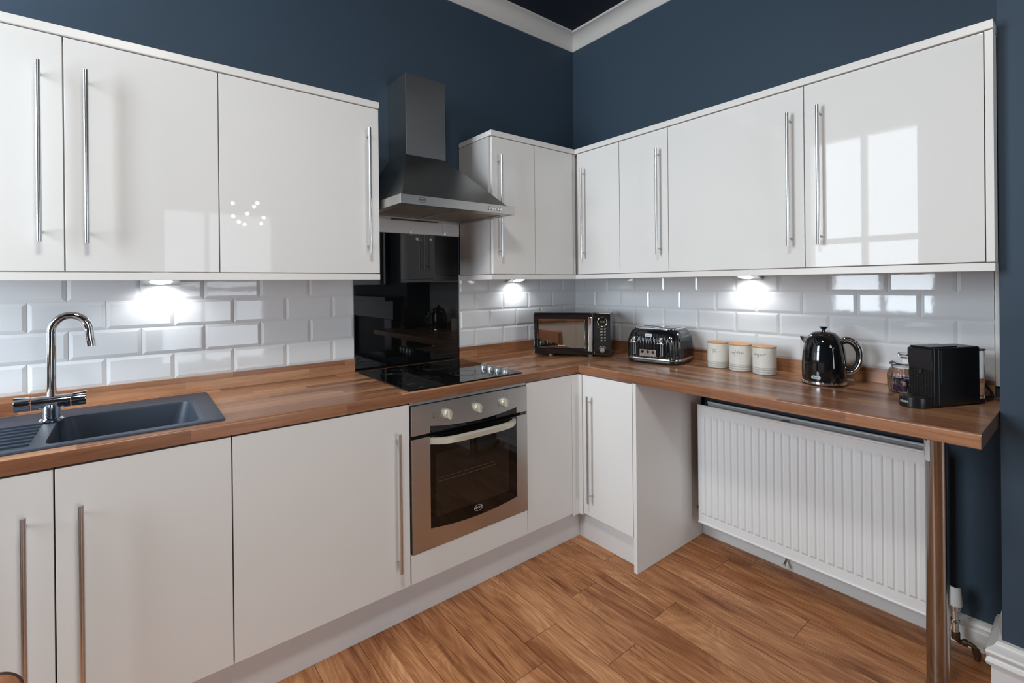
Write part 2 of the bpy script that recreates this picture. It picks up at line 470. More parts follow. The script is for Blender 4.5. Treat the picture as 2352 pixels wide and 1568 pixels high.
# coved cornice at the ceiling
def cove_profile():
    p = [(0, CEIL), (0, 2.9138)]
    p += [(-.006, 2.9138)]
    for k in range(9):
        a = PI / 2 * k / 8
        p.append((-.082 + .074 * math.cos(a), 2.918 + .07 * math.sin(a)))
    p += [(-.088, 2.988), (-.09, CEIL)]
    return p
cp = cove_profile()
def cove_run(mitre):
    return mitre
mbc = MB(); secs = []
for d in (0, 1):
    secs.append([(XL, y, z) if d == 0 else (y, y, z) for y, z in cp])
mbc.loft(secs); structure('trim_1', mbc, 'cove')
mbc = MB(); mbc.loft([[(x, x, z) for x, z in cp], [(x, YB, z) for x, z in cp]]); structure('trim_2', mbc, 'cove')
mbc = MB(); mbc.loft([[(XBR + x, YB, z) for x, z in cp], [(XBR + x, -3.62, z) for x, z in cp]]); structure('trim_3', mbc, 'cove')

# skirting boards
sk = [(0, 0), (-.034, 0), (-.034, .062), (-.031, .068), (-.026, .071), (-.026, .080), (-.020, .088), (-.012, .095), (0, .097)]
mb = MB(); mb.loft([[(x, -.9535, z) for x, z in sk], [(x, YB + .0002, z) for x, z in sk]])
structure('baseboard_right', mb, 'whitepaint')
skb = [(0, 0), (-.026, 0), (-.026, .112), (-.036, .118), (-.040, .128), (-.036, .138), (-.030, .142), (-.038, .15), (-.040, .158), (-.034, .168), (-.018, .178), (-.012, .19), (0, .192)]
mb = MB(); mb.loft([[(XBR + x, YB - x * .9, z) for x, z in skb], [(XBR + x, -3.62, z) for x, z in skb]])
mb.loft([[(XBR + x, YB - x * .9, z) for x, z in skb], [(-.05, YB - x * .9, z) for x, z in skb]])
structure('baseboard_breast', mb, 'whitepaint')
# dusty wedge of caulk that flares from the breast corner above its skirting
mb = MB().faces([(XBR - .003, YB, .193), (XBR + .10, YB + .020, .193), (XBR - .002, YB + .0, .292), (XBR + .09, YB, .193)], [(0, 1, 2), (1, 3, 2), (0, 2, 3), (0, 3, 1)])
structure('trim_4', mb, 'caulk')

# ------------------------------------------------------------------ metro tiles
def tile_field(mb, axis, spans, rows, lo, hi, pitch, skip=None):
    """bevelled tiles; axis 'x': on the back wall, 'y': on the right wall (value = -y)"""
    g = .0012; bv = .011; T = .0072; E = .0040
    for z0, z1, ph in rows:
        n0 = int((lo - ph) // pitch) - 1
        k = n0
        while True:
            a, b = ph + k * pitch, ph + (k + 1) * pitch; k += 1
            if a > hi: break
            a2, b2 = max(a, lo), min(b, hi)
            if b2 - a2 < .004: continue
            for sl, sh in spans:
                a3, b3 = max(a2, sl), min(b2, sh)
                if b3 - a3 < .004: continue
                bl = bv if a3 == a else 0.0; br = bv if b3 == b else 0.0
                x0, x1, y0, y1 = a3 + g, b3 - g, z0 + g, z1 - g
                if x1 - x0 < bl + br + .002: bl = br = 0
                def P(u, z, d): return (u, -d, z) if axis == 'x' else (-d, u, z)
                o = [P(x0, y0, E), P(x1, y0, E), P(x1, y1, E), P(x0, y1, E)]
                i = [P(x0 + bl, y0 + bv, T), P(x1 - br, y0 + bv, T), P(x1 - br, y1 - bv, T), P(x0 + bl, y1 - bv, T)]
                if bl == 0: i[0] = P(x0, y0 + bv, T); i[3] = P(x0, y1 - bv, T)
                w = [P(x0, y0, .0015), P(x1, y0, .0015), P(x1, y1, .0015), P(x0, y1, .0015)]
                mb.faces(w + o + i, [(8, 9, 10, 11), (4, 5, 9, 8), (5, 6, 10, 9), (6, 7, 11, 10), (7, 4, 8, 11), (0, 1, 5, 4), (1, 2, 6, 5), (2, 3, 7, 6), (3, 0, 4, 7)])
rowsA = [(.972, 1.0735, -2.0395), (1.0735, 1.1775, -1.9375), (1.1775, 1.2805, -2.0385), (1.2805, 1.3815, -1.941)]
mb = MB(); tile_field(mb, 'x', [(-3.2, -1.5345), (-.9398, -.0095)], rowsA, -3.2, -.0095, .2015)
rowsH = [(1.597, 1.70, -2.0385)]
tile_field(mb, 'x', [(XA1 + .001, XA2 - .001)], rowsH, -1.6, -.9, .2015)
grA = MB().box(-3.2, -1.534, -.0028, -.0001, .972, 1.3815).box(-.940, -.0001, -.0028, -.0001, .972, 1.3815).box(XA1 + .001, XA2 - .001, -.0028, -.0001, 1.597, 1.70)
t = structure('trim_5', mb, 'tile', 'white bevelled metro tiles on the wall behind the sink and hob', smooth=0)
structure('trim_6', grA, 'grout')
rowsB = [(.966, 1.0735, -.920), (1.0735, 1.1775, -.815 + .0), (1.1775, 1.2785, -.815 - .0), (1.2785, 1.3815, -.92)]
rowsB = [(.966, 1.0735, -.814), (1.0735, 1.1775, -.919), (1.1775, 1.2780, -.814), (1.2780, 1.3815, -.919)]
mb = MB(); tile_field(mb, 'y', [(-2.055, -.0005)], rowsB, -2.055, -.0005, .2075)
structure('trim_7', mb, 'tile', 'white bevelled metro tiles above the worktop with the kettle', smooth=0)
structure('trim_8', MB().box(-.0028, -.0001, -2.055, -.003, .966, 1.3815), 'grout')
structure('trim_9', MB().box(-.011, -.0001, -2.068, -2.056, .95, 1.385, .002), 'trimw')

# ------------------------------------------------------------------ cabinet helpers
def bar_handle(parent, x, y, z0, z1, ax, so=.035, r=.0062, inset=.031, surf=None):
    """bar handle in front of a door face (ax 'y': face looks -y, 'x': face looks -x)"""
    mb = MB().cyl((x, y, z0), (x, y, z1), r, seg=20, bev=.0006)
    h = obj('handle', mb, 'nickel', parent)
    for z in (z0 + inset, z1 - inset):
        q = (x, y + so - .0003, z) if ax == 'y' else (x + so - .0003, y, z)
        obj('handle_post', MB().cyl((x, y, z), q, .0042, seg=14), 'nickel', h)
    return h

def door(parent, lo, hi, z0, z1, ax, face, name='door', mat='door', th=.018):
    g = .0016
    if ax == 'y': mb = MB().box(lo + g, hi - g, face, face + th, z0, z1, .0012)
    else: mb = MB().box(face, face + th, lo + g, hi - g, z0, z1, .0012)
    return obj(name, mb, mat, parent)

WZ_0, WZ_1 = 1.3812, 2.0912
HW0, HW1 = 1.466, 1.9945
def wall_unit(label, lo, hi, ax, doors, handles, name='wall_cabinet', group=None):
    loc = ((lo + hi) / 2, -.16, 1.3812) if ax == 'y' else (-.16, (lo + hi) / 2, 1.3812)
    t = thing(name, label, 'cabinet', loc, group=group)
    if ax == 'y': mb = MB().box(lo + .0004, hi - .0004, DW + .021, -.0105, WZ_0, WZ_1)
    else: mb = MB().box(DW + .021, -.0105, lo + .0004, hi - .0004, WZ_0, WZ_1)
    obj('carcass', mb, 'carcass', t)
    for (a, b), h in zip(doors, handles):
        d = door(t, a, b, WZ_0, WZ_1, ax, DW)
        if h is not None:
            if ax == 'y': bar_handle(d, h, DW - .035, HW0, HW1, 'y')
            else: bar_handle(d, DW - .035, h, HW0, HW1, 'x')
    return t

G1 = 'gloss white wall cabinets'
wall_unit('double gloss white wall cabinet above the sink with two bar handles side by side', -2.9235, -2.1227, 'y', [(-2.9235, -2.5231), (-2.5231, -2.1227)], [-2.574, -2.4705], group=G1)
wall_unit('wide gloss white wall cabinet just left of the cooker hood', -2.1227, XA1, 'y', [(-2.1227, XA1)], [-1.5825], group=G1)
wall_unit('narrow gloss white wall cabinet just right of the cooker hood', XA2, -.632, 'y', [(-.9225, -.632)], [-.887], group=G1)
# flush end panel strip left of that door belongs to it
# corner cabinet: L-shaped body with one door on each leg
t = thing('corner_wall_cabinet', 'gloss white L-shaped corner wall cabinet above the microwave', 'cabinet', (-.3, -.3, 1.3812), group=G1)
mb = MB().prism([(-.6316, -.0105), (-.0105, -.0105), (-.0105, -.6442), (DW + .021, -.6442), (DW + .021, DW + .021), (-.6316, DW + .021)], WZ_0, WZ_1, 'z')
obj('carcass', mb, 'carcass', t)
door(t, -.632, -.3325, WZ_0, WZ_1, 'y', DW)
obj('corner_post', MB().box(-.3312, DW + .0003, DW + .0003, DW + .02, WZ_0, WZ_1, .001), 'trimw', t)
d = door(t, -.6448, -.3322, WZ_0, WZ_1, 'x', DW); bar_handle(d, DW - .035, -.3955, HW0 + .006, HW1, 'x')
wall_unit('narrow gloss white wall cabinet above the toaster', -.9471, -.6448, 'x', [(-.9471, -.6448)], [-.902], group=G1)
wall_unit('wide gloss white wall cabinet above the three canisters', -1.5591, -.9471, 'x', [(-1.5591, -.9471)], [-1.5105], group=G1)
wall_unit('gloss white wall cabinet above the kettle and coffee machine with window reflection', -2.0688, -1.5591, 'x', [(-2.0688, -1.5591)], [-1.6175], group=G1)
ep = obj('end_panel', MB().box(DW - .001, -.0105, -2.0888, -2.0698, WZ_0 - .001, WZ_1 + .001, .001), 'trimw')
tag(ep, 'white upright end panel closing the right end of the wall cabinets', 'cabinet panel')

def rail(name, label, parts, cat):
    mb = MB()
    for b in parts: mb.box(*b, .0025)
    return tag(obj(name, mb, 'trimw'), label, cat)
cd = .03
rail('cornice_strip', 'white cornice strip along the top of the cabinets above the sink', [(-2.9235, XA1, DC, DC + cd, ZT0, ZT1)], 'cornice')
def lrail(name, label, f, z0, z1, dep, x0, ye, ret_l, ret_r, cat):
    poly = [(x0, -.0112), (x0, f), (f, f), (f, ye), (ret_r, ye), (ret_r, ye + dep), (f + dep, ye + dep), (f + dep, f + dep), (x0 + dep, f + dep), (x0 + dep, -.0112)]
    mb = MB().prism(poly, z0, z1, 'z', .002)
    return tag(obj(name, mb, 'trimw'), label, cat)
lrail('cornice_strip', 'white cornice strip turning the corner along the tops of the corner and right-hand cabinets', DC, ZT0, ZT1, .03, XA2 - .0003, YE, 0, XBR - .008, 'cornice')
rail('light_rail', 'white light rail along the bottom of the cabinets above the sink', [(-2.9235, XA1, DW - .0005, DW + .018, ZR0, ZR1)], 'light rail')
lrail('light_rail', 'white light rail turning the corner below the corner and right-hand cabinets', DW - .0005, ZR0, ZR1, .018, XA2 - .0003, YE, 0, XBR - .008, 'light rail')

# triangular under-cabinet lamps
def cab_lamp(label, u, ax, pw):
    """wedge lamp against the wall: thick at the back, sloping up to the cabinet at the front"""
    loc = (u, -.08, 1.3811) if ax == 'y' else (-.08, u, 1.3811)
    rz = 0 if ax == 'y' else -PI / 2
    t = thing('cabinet_spotlight', label, 'lamp', loc, rz, 'triangular lamps under the wall cabinets')
    W, y0, y1, zb = .058, -.075, .068, -.044
    # local: +y towards the wall; two slanted cheeks and a sloping face
    body = MB().faces([(-W, y1, zb), (W, y1, zb), (W * .5, y0, -.006), (-W * .5, y0, -.006), (-W, y1, 0), (W, y1, 0), (W, y0, 0), (-W, y0, 0)],
                      [(0, 1, 2, 3), (0, 1, 5, 4), (1, 2, 6), (1, 6, 5), (0, 3, 7), (0, 7, 4), (2, 3, 7, 6), (4, 5, 6, 7)])
    obj('lamp_body', body, 'silverpaint', t, world=False, smooth=0)
    n = Vector((0, -(-.006 - zb), -(y1 - y0))).normalized()
    if n.z > 0: n = -n
    c = Vector((0, .012, zb + (y1 - .012) * ((-.006 - zb) / (y1 - y0))))
    obj('lamp_ring', MB().cyl(c - n * .001, c + n * .002, .038, seg=40), 'chrome', t, world=False)
    obj('lamp_lens', MB().cyl(c, c + n * .0035, .032, seg=40), 'lens', t, world=False)
    L = bpy.data.lights.new('lamp_light', 'SPOT'); L.energy = pw; L.spot_size = math.radians(150); L.spot_blend = .6; L.shadow_soft_size = .025; L.color = (.93, .97, 1)
    lo = bpy.data.objects.new('lamp_light', L); COL.objects.link(lo)
    lo.parent = t; lo.location = (0, .015, zb - .012); lo.rotation_euler = (math.radians(18), 0, 0)
    return t
LAMP = 1.8
cab_lamp('lit triangular lamp under the cabinets, above the sink', -2.2815, 'y', LAMP)
cab_lamp('lit triangular lamp under the cabinet just right of the black splashback', -.553, 'y', LAMP)
cab_lamp('lit triangular lamp under the right-hand cabinets, above the canisters', -1.207, 'x', LAMP)

# ------------------------------------------------------------------ base units
BZ0, BZ1 = .1585, .8625
G2 = 'gloss white base cabinets'
t = thing('base_cabinet', 'double gloss white base cabinet under the sink', 'cabinet', (-2.528, -.3, .155), group=G2)
obj('carcass', MB().box(-2.926, -2.1305, DB + .021, -.02, .1555, .70), 'gap', t)
obj('carcass_rail', MB().box(-2.926, -2.1305, DB + .021, DB + .037, .70, .8675), 'gap', t)
for a, b, h in ((-2.926, -2.5261, -2.5785), (-2.5261, -2.1300, -2.4735)):
    d = door(t, a, b, BZ0, BZ1, 'y', DB); bar_handle(d, h, DB - .035, .242, .7665, 'y')
t = thing('base_cabinet', 'wide gloss white base cabinet between the sink cabinet and the oven', 'cabinet', (-1.83, -.3, .155), group=G2)
obj('carcass', MB().box(-2.1295, -1.5345, DB + .021, -.02, .1555, .8675), 'gap', t)
d = door(t, -2.1300, -1.5339, BZ0, BZ1, 'y', DB); bar_handle(d, -1.5885, DB - .035, .242, .7665, 'y')
# oven housing: filler below the oven
t = thing('oven_housing', 'white cabinet housing the built-in oven, plain panel below it', 'cabinet', (-1.236, -.3, .155))
obj('carcass', MB().box(-1.5335, -1.5185, DB + .03, -.02, .1555, .8675).box(-.9535, -.9385, DB + .03, -.02, .1555, .8675).box(-1.5185, -.9535, DB + .03, -.02, .1555, .262), 'carcass', t)
door(t, -1.5325, -.9394, BZ0, .2705, 'y', DB, 'filler_panel')
obj('top_strip', MB().box(-1.531, -.9405, DB + .006, DB + .03, .8545, .8672, .001), 'silverpaint', t)
# corner
t = thing('corner_base_cabinet', 'gloss white corner base cabinet with blank panel right of the oven', 'cabinet', (-.3, -.3, .155), group=G2)
mb = MB().prism([(-.9375, -.02), (-.02, -.02), (-.02, -.9325), (DB + .021, -.9325), (DB + .021, DB + .021), (-.9375, DB + .021)], .1555, .8675, 'z')
obj('carcass', mb, 'carcass', t)
door(t, -.9394, -.640, BZ0, BZ1, 'y', DB, 'blank_panel')
obj('corner_post', MB().prism([(-.640, DB - .003), (DB - .003, DB - .003), (DB - .003, -.6185), (DB + .016, -.6185), (DB + .016, DB + .016), (-.640, DB + .016)], .148, BZ1, 'z', .001), 'door', t)
d = door(t, -.9325, -.6195, BZ0, BZ1, 'x', DB); bar_handle(d, DB - .035, -.684, .238, .768, 'x')
ep = obj('end_panel', MB().box(DB - .0005, -.0355, -.9527, -.934, 0, .8675, .001), 'door')
tag(ep, 'tall white end panel standing on the floor between corner cabinet and radiator', 'cabinet panel')
p = obj('plinth', MB().box(-2.926, PL_ + .016, PL_, PL_ + .016, 0, .155, .001), 'plinth'); tag(p, 'white kick plinth running under the sink cabinets and oven', 'plinth')
p = obj('plinth', MB().box(PL_, PL_ + .016, -.9335, PL_ - .0005, 0, .155, .001), 'plinth'); tag(p, 'short white kick plinth under the corner cabinet beside the end panel', 'plinth')

# ------------------------------------------------------------------ worktops, upstands
def wt_profile(zb, zt, f, back):
    """rounded front nose; returns (depth, z)"""
    r = .007; p = [(back, zb), (f + .002, zb), (f, zb + .002)]
    for k in range(5):
        a = PI - PI / 2 * k / 4
        p.append((f + r + r * math.cos(a), zt - r + r * math.sin(a)))
    p.append((back, zt)); return p
HX0, HX1, HY0, HY1 = -3.02, -2.152, -.545, -.085     # cut-out for the sink
mb = MB().prism([(y, z) for y, z in wt_profile(ZWB, ZW, WTF, HY0)], -3.2, 0 - .0003, 'x')
mb.box(-3.2, HX0, HY0, -.0005, ZWB, ZW).box(HX0, HX1, HY1, -.0005, ZWB, ZW).box(HX1, -.0003, HY0, -.0005, ZWB, ZW)
wtA = obj('worktop', mb, 'top_x', smooth=25); tag(wtA, 'wood-strip worktop with the sink and hob set into it', 'worktop')
t = thing('worktop', 'wood-strip worktop carrying the kettle, toaster and canisters, over the radiator', 'worktop', (0, 0, 0))
obj('top_board', MB().prism([(x, z) for x, z in wt_profile(ZWB, ZW, WTF, -.0005)], YE + .0016, WTF - .0006, 'y'), 'top_y', t, smooth=25)
obj('end_strip', MB().prism([(x, z) for x, z in wt_profile(ZWB, ZW + .0008, WTF - .0006, -.0005)], YE, YE + .0014, 'y'), plain('bronze_end_strip', lin(118, 98, 84), .35, metal=.6), t)['label'] = 'bronze metal strip on the end of the worktop'
obj('end_screw', MB().cyl((-.545, YE - .0008, .884), (-.545, YE + .001, .884), .003), 'chrome', t)
u = obj('upstand', MB().box(-3.2, -1.5345, -.018, -.0105 + .0095, .9103, .9735, .001), 'top_x'); tag(u, 'wood-strip upstand along the wall behind the sink', 'upstand')
u = obj('upstand', MB().box(-.9398, -.0005, -.018, -.001, .9103, .9735, .001), 'top_x'); tag(u, 'wood-strip upstand on the wall between the black splashback and the corner', 'upstand')
u = obj('upstand', MB().box(-.018, -.001, -2.056, -.0185, .9103, .9675, .001), 'top_y'); tag(u, 'wood-strip upstand along the wall behind the kettle and canisters', 'upstand')
s = obj('splashback', MB().box(-1.5335, -.9405, -.0075, -.0005, .9105, 1.5955, .001), 'blackglass'); tag(s, 'black glass splashback on the wall behind the hob', 'splashback')

# ------------------------------------------------------------------ sink
t = thing('kitchen_sink', 'dark grey composite sink with drainer set in the worktop', 'sink', (-2.5, -.31, .91))
X0, X1, Y0, Y1, ZS = -3.05, -2.1415, -.561, -.062, .9165
bx0, bx1, by0, by1 = -2.552, -2.205, -.522, -.178      # bowl mouth
def loop(x0, x1, y0, y1, z, r, n=5):
    return [(a, b, z) for a, b in rrect(x1 - x0, y1 - y0, r, n, (x0 + x1) / 2, (y0 + y1) / 2)]
bm_ = MB()
bm_.loft([loop(X0, X1, Y0, Y1, .9105, .012), loop(X0, X1, Y0, Y1, .9135, .012), loop(X0 + .004, X1 - .004, Y0 + .004, Y1 - .004, ZS, .012),
          loop(X0 + .05, X1 - .03, Y0 + .028, Y1 - .028, ZS, .02), loop(X0 + .3, X1 - .05, by0 - .006, by1 + .012, ZS - .0015, .03)], cap=False)
rimB = loop(X0 + .3, X1 - .05, by0 - .006, by1 + .012, ZS - .0015, .03)
bm_.loft([rimB, loop(bx0, bx1, by0, by1, ZS - .004, .035), loop(bx0 + .003, bx1 - .003, by0 + .003, by1 - .003, ZS - .012, .035), loop(bx0 + .02, bx1 - .02, by0 + .02, by1 - .02, .76, .06), loop(bx0 + .05, bx1 - .05, by0 + .05, by1 - .05, .74, .05)], cap=False)
fl = loop(bx0 + .05, bx1 - .05, by0 + .05, by1 - .05, .74, .05)
bm_.bm.faces.new([bm_.bm.verts.new(p) for p in fl])
obj('sink_body', bm_, 'granite', t)
# drainer grooves: raised ribs left of the bowl
mb = MB()
for k in range(7):
    y = -.50 + k * .042
    mb.box(-3.0, bx0 - .03, y, y + .007, ZS - .004, ZS + .0022, .0015)
obj('drainer_ribs', mb, 'granite', t)
obj('waste', MB().cyl((-2.38, -.35, .7405), (-2.38, -.35, .744), .042, seg=32), 'chrome', t)
obj('overflow', MB().cyl((-2.5305, -.455, .86), (-2.524, -.455, .8605), .017, seg=20), 'chrome', t)

# tap
tx, ty = -2.566, -.214
t = thing('mixer_tap', 'chrome swan-neck mixer tap with lever handles at the sink', 'tap', (tx, ty, ZS))
zb = ZS - .001
obj('tap_base', MB().lathe([(0, 0), (.030, 0), (.030, .004), (.027, .008), (.0225, .009), (.0225, .04), (.022, .052), (0, .052)], (tx, ty, zb), 40), 'chrome', t)
ca, sa = math.cos(math.radians(2)), math.sin(math.radians(2))
zt = zb + .058
obj('tap_body', MB().cyl((tx - .044, ty - .002, zt), (tx + .044, ty + .002, zt), .0205, seg=36), 'chrome', t)
for sgn in (-1, 1):
    a = (tx + sgn * .0455, ty + sgn * .002, zt); b = (tx + sgn * .0815, ty + sgn * .0035, zt)
    h = obj('tap_handle', MB().cyl(a, b, .0205, seg=36, bev=.002), 'chrome', t)
    m = MB(); m.box(-.017, .017, -.010, .010, -.003, .0025, .002)
    m.xf(Matrix.Translation((tx + sgn * .066, ty, zt + .0195)) @ Matrix.Rotation(-sgn * .08, 4, 'Y'))
    obj('tap_lever', m, 'chrome', h)
spp = [(tx + .001, ty, zt + .01), (tx + .001, ty, zt + .08), (tx + .0015, ty, zt + .16), (tx + .002, ty, zt + .205)]
R = .0445; cx_, cz = tx + .002 + R, zt + .225
dirx, diry = .995, -.1
for k in range(0, 16):
    a = PI - (PI * 1.0) * k / 15 * 1.0
    hx = R + R * math.cos(a)
    spp.append((tx + .002 + hx * dirx, ty + hx * diry, cz - .008 + .052 * math.sin(a)))
e = spp[-1]; spp += [(e[0] + .002, e[1], e[2] - .022), (e[0] + .0045, e[1] - .001, e[2] - .046)]
obj('tap_spout', MB().tube(catmull(spp, 4), .0117, 20), 'chrome', t)
e = spp[-1]
obj('tap_aerator', MB().cyl((e[0] - .001, e[1], e[2] + .016), (e[0] + .0007, e[1], e[2] - .003), .0126, seg=24), 'chrome', t)
obj('tap_collar', MB().cyl((tx + .001, ty, zt + .012), (tx + .001, ty, zt + .035), .0130, seg=24), 'chrome', t)

# ------------------------------------------------------------------ hob
t = thing('ceramic_hob', 'black ceramic hob with four silver knobs set into the worktop', 'hob', (-1.245, -.31, .91))
ZH = .9165
obj('hob_glass', MB().box(-1.5335, -.9575, -.5845, -.048, .9104, ZH, .0012), 'blackglass', t)
for cx, cy, r in ((-1.395, -.175, .072), (-1.405, -.43, .092), (-1.185, -.18, .092), (-1.165, -.42, .072)):
    mb = MB()
    for rr in (r, r * .72):
        mb.lathe([(rr - .0009, .0002), (rr + .0009, .0002), (rr + .0009, .0005), (rr - .0009, .0005), (rr - .0009, .0002)], (cx, cy, ZH), 56)
    obj('cooking_zone', mb, plain('faint_zone_print', lin(36, 36, 38), .3), t)
for k, (kx, ky) in enumerate(((-1.044, -.395), (-1.040, -.447), (-1.036, -.500), (-1.032, -.553))):
    kn = obj('knob', MB().lathe([(0, .0003), (.0165, .0003), (.0165, .003), (.0148, .004), (.0140, .014), (.012, .0165), (0, .0165)], (kx, ky, ZH), 32), 'silverpaint', t)
    m = MB().box(-.0135, .0135, -.0055, .0055, .012, .0245, .0015); m.xf(Matrix.Translation((kx, ky, ZH)) @ Matrix.Rotation(math.radians(-8), 4, 'Z'))
    obj('knob_grip', m, 'silverpaint', kn)

# ------------------------------------------------------------------ oven
OX0, OX1, OF = -1.5275, -.9415, DB - .004
t = thing('built_in_oven', 'stainless steel built-in oven with three knobs and black glass door', 'oven', ((OX0 + OX1) / 2, -.3, .27))
obj('oven_body', MB().box(OX0 + .012, OX1 - .015, DB + .032, -.03, .28, .85), 'blackmatte', t)
gx0, gx1 = -1.4465, -1.0035
# control panel with the concave-arched black inset
def arc(x0, x1, zend, zmid, n=16):
    return [(x0 + (x1 - x0) * k / n, zend + (zmid - zend) * (1 - (2 * k / n - 1) ** 2)) for k in range(n + 1)]
ZC0, ZC1, ZD1, ZD0 = .7355, .8525, .7225, .2745
poly = [(OX0, ZC0), (gx0, ZC0)] + arc(gx0, gx1, .764, .745) + [(gx1, ZC0), (OX1, ZC0), (OX1, ZC1), (OX0, ZC1)]
def strip_panel(mb, top, bot, y0, y1):
    """panel between two curves given at the same x stations"""
    secs = []
    for (xa, za), (xb, zb_) in zip(top, bot):
        secs.append([(xa, y0, za), (xa, y1, za), (xb, y1, zb_), (xb, y0, zb_)])
    mb.loft(secs)
cpn = MB()
cpn.box(OX0, gx0, OF, OF + .028, ZC0, ZC1, .0015).box(gx1, OX1, OF, OF + .028, ZC0, ZC1, .0015)
A = arc(gx0 - .002, gx1 + .002, .764, .745)
strip_panel(cpn, [(x, ZC1 - .0004) for x, _ in A], A, OF + .0001, OF + .028)
cp_ = obj('control_panel', cpn, 'steel_x', t)
ins = MB(); strip_panel(ins, [(x, z + .002) for x, z in A], [(x, ZC0) for x, _ in A], OF + .0015, OF + .02); obj('panel_inset', ins, 'blackglass', t)
dr = MB()
dr.box(OX0, gx0, OF, OF + .03, ZD0, ZD1, .0015).box(gx1, OX1, OF, OF + .03, ZD0, ZD1, .0015)
Bq = arc(gx0 - .002, gx1 + .002, .354, .336)
strip_panel(dr, Bq, [(x, ZD0 + .0004) for x, _ in Bq], OF + .0001, OF + .03)
dd = obj('door', dr, 'steel_x', t)
gl = MB(); strip_panel(gl, [(x, ZD1) for x, _ in Bq], [(x, z - .002) for x, z in Bq], OF + .0012, OF + .012); obj('door_glass', gl, 'blackglass', dd)
inn = MB().box(gx0 + .025, gx1 - .045, OF + .0009, OF + .0011, .392, .648); obj('door_window', inn, 'ovenglass', dd)
obj('oven_shelf', MB().cyl((gx0 + .03, OF + .0007, .545), (gx1 - .12, OF + .0007, .545), .0012).cyl((gx0 + .03, OF + .0007, .531), (gx1 - .12, OF + .0007, .531), .0016), plain('dull_shelf_wire', lin(92, 80, 68), .4, metal=.6), dd)
# bowed handle
hs = []
n = 18
for k in range(n + 1):
    s_ = 2 * k / n - 1; hx1 = gx1 - .011; x = (gx0 + hx1) / 2 + s_ * (hx1 - gx0) / 2
    out = .048 * (1 - abs(s_) ** 5) + .001
    z0_, z1_ = .690, .716
    y = OF - out
    hs.append([(x, y + .0005, z0_), (x, y - .008, z0_ + .003), (x, y - .008, z1_ - .003), (x, y + .0005, z1_), (x, y + .012, z1_), (x, y + .012, z0_)])
obj('oven_handle', MB().loft(hs), 'cream', dd, smooth=40)
for kx in (-1.368, -1.2205, -1.0785):
    kn = obj('knob', MB().lathe([(0, .018), (.0165, .018), (.018, .015), (.0195, .003), (.0195, 0), (0, 0)], (0, 0, 0), 36).xf(Matrix.Translation((kx, OF, .800)) @ Matrix.Rotation(PI / 2, 4, 'X')), 'cream', t)
    m = MB().box(-.0055, .0055, -.018, .018, .015, .030, .002); m.xf(Matrix.Translation((kx, OF, .800)) @ Matrix.Rotation(PI / 2, 4, 'X') @ Matrix.Rotation(.08, 4, 'Z'))
    obj('knob_grip', m, 'cream', kn)
    marks = [MB().box(kx - .0005, kx + .0005, OF - .0003, OF, .8255, .832)]
    for a in (-120, -75, -35, 35, 75, 120, 165):
        q = math.radians(a); r_ = .030
        xx, zz = kx + r_ * math.sin(q), .80 + r_ * math.cos(q)
        marks.append(MB().box(xx - .0024, xx + .0024, OF - .0003, OF, zz - .0008, zz + .0008))
    for mk in marks: obj('knob_marking', mk, 'ink', cp_)
lm = MB()
for z in (.8085, .7955): lm.cyl((-1.428, OF - .0006, z), (-1.428, OF, z), .0022).box(-1.434, -1.4325, OF - .0004, OF, z - .002, z + .002)
obj('indicator_lamps', lm, 'blackmatte', t)
def badge(parent, x, y, z, w, h, tsize, ring, ink):
    mb = MB()
    pts = [(x + w * math.cos(2 * PI * k / 40), y, z + h * math.sin(2 * PI * k / 40)) for k in range(40)]
    mb.tube(pts, .0007, 6, closed=True)
    b = obj('badge', mb, ring, parent)
    text('badge_lettering', 'NECHT', tsize, ink, b, WM[b].inverted() @ frame4((x, y - .0002, z), (1, 0, 0), (0, 0, 1)), bold=.0002)
badge(dd, -1.2175, OF + .0008, .368, .0215, .0125, .0125, 'paleink', 'paleink')

# ------------------------------------------------------------------ cooker hood
HXa, HXb, HF = -1.5165, -.9225, -.50
t = thing('cooker_hood', 'stainless steel chimney cooker hood on the wall above the hob', 'cooker hood', (-1.22, -.25, 1.66))
obj('chimney', MB().box(-1.344, -1.1285, -.2, -.0003, 1.945, 2.345, .0012), 'steel_x', t)
a0, a1, b0, b1 = -1.348, -1.1245, HXa + .014, HXb - .014
can = MB().faces([(a0, -.204, 1.953), (a1, -.204, 1.953), (a1, -.0113, 1.953), (a0, -.0113, 1.953), (b0, HF + .014, 1.7015), (b1 - .02, HF + .014, 1.7015), (b1 - .02, -.0113, 1.7015), (b0, -.0113, 1.7015)],
                 [(0, 1, 2, 3), (0, 1, 5, 4), (1, 2, 6, 5), (2, 3, 7, 6), (3, 0, 4, 7), (4, 5, 6, 7)])
obj('canopy', can, 'steel_dark', t, smooth=0)
lip = MB()
lip.box(HXa, HXb, HF, HF + .016, 1.6625, 1.7012, .001).box(HXa, HXa + .016, HF + .016, -.0113, 1.6625, 1.7012, .001).box(HXb - .016, HXb, HF + .016, -.0113, 1.6625, 1.7012, .001).box(HXa + .016, HXb - .016, HF + .016, -.0113, 1.694, 1.7012)
lp = obj('hood_rim', lip, 'steel_x', t)
obj('under_tray', MB().box(HXa + .016, HXb - .016, HF + .016, HF + .062, 1.6638, 1.69).box(HXa + .016, HXa + .034, HF + .062, -.07, 1.6638, 1.69).box(HXb - .034, HXb - .016, HF + .062, -.07, 1.6638, 1.69).box(HXa + .016, HXb - .016, -.07, -.0115, 1.6638, 1.69), 'steel_x', t)
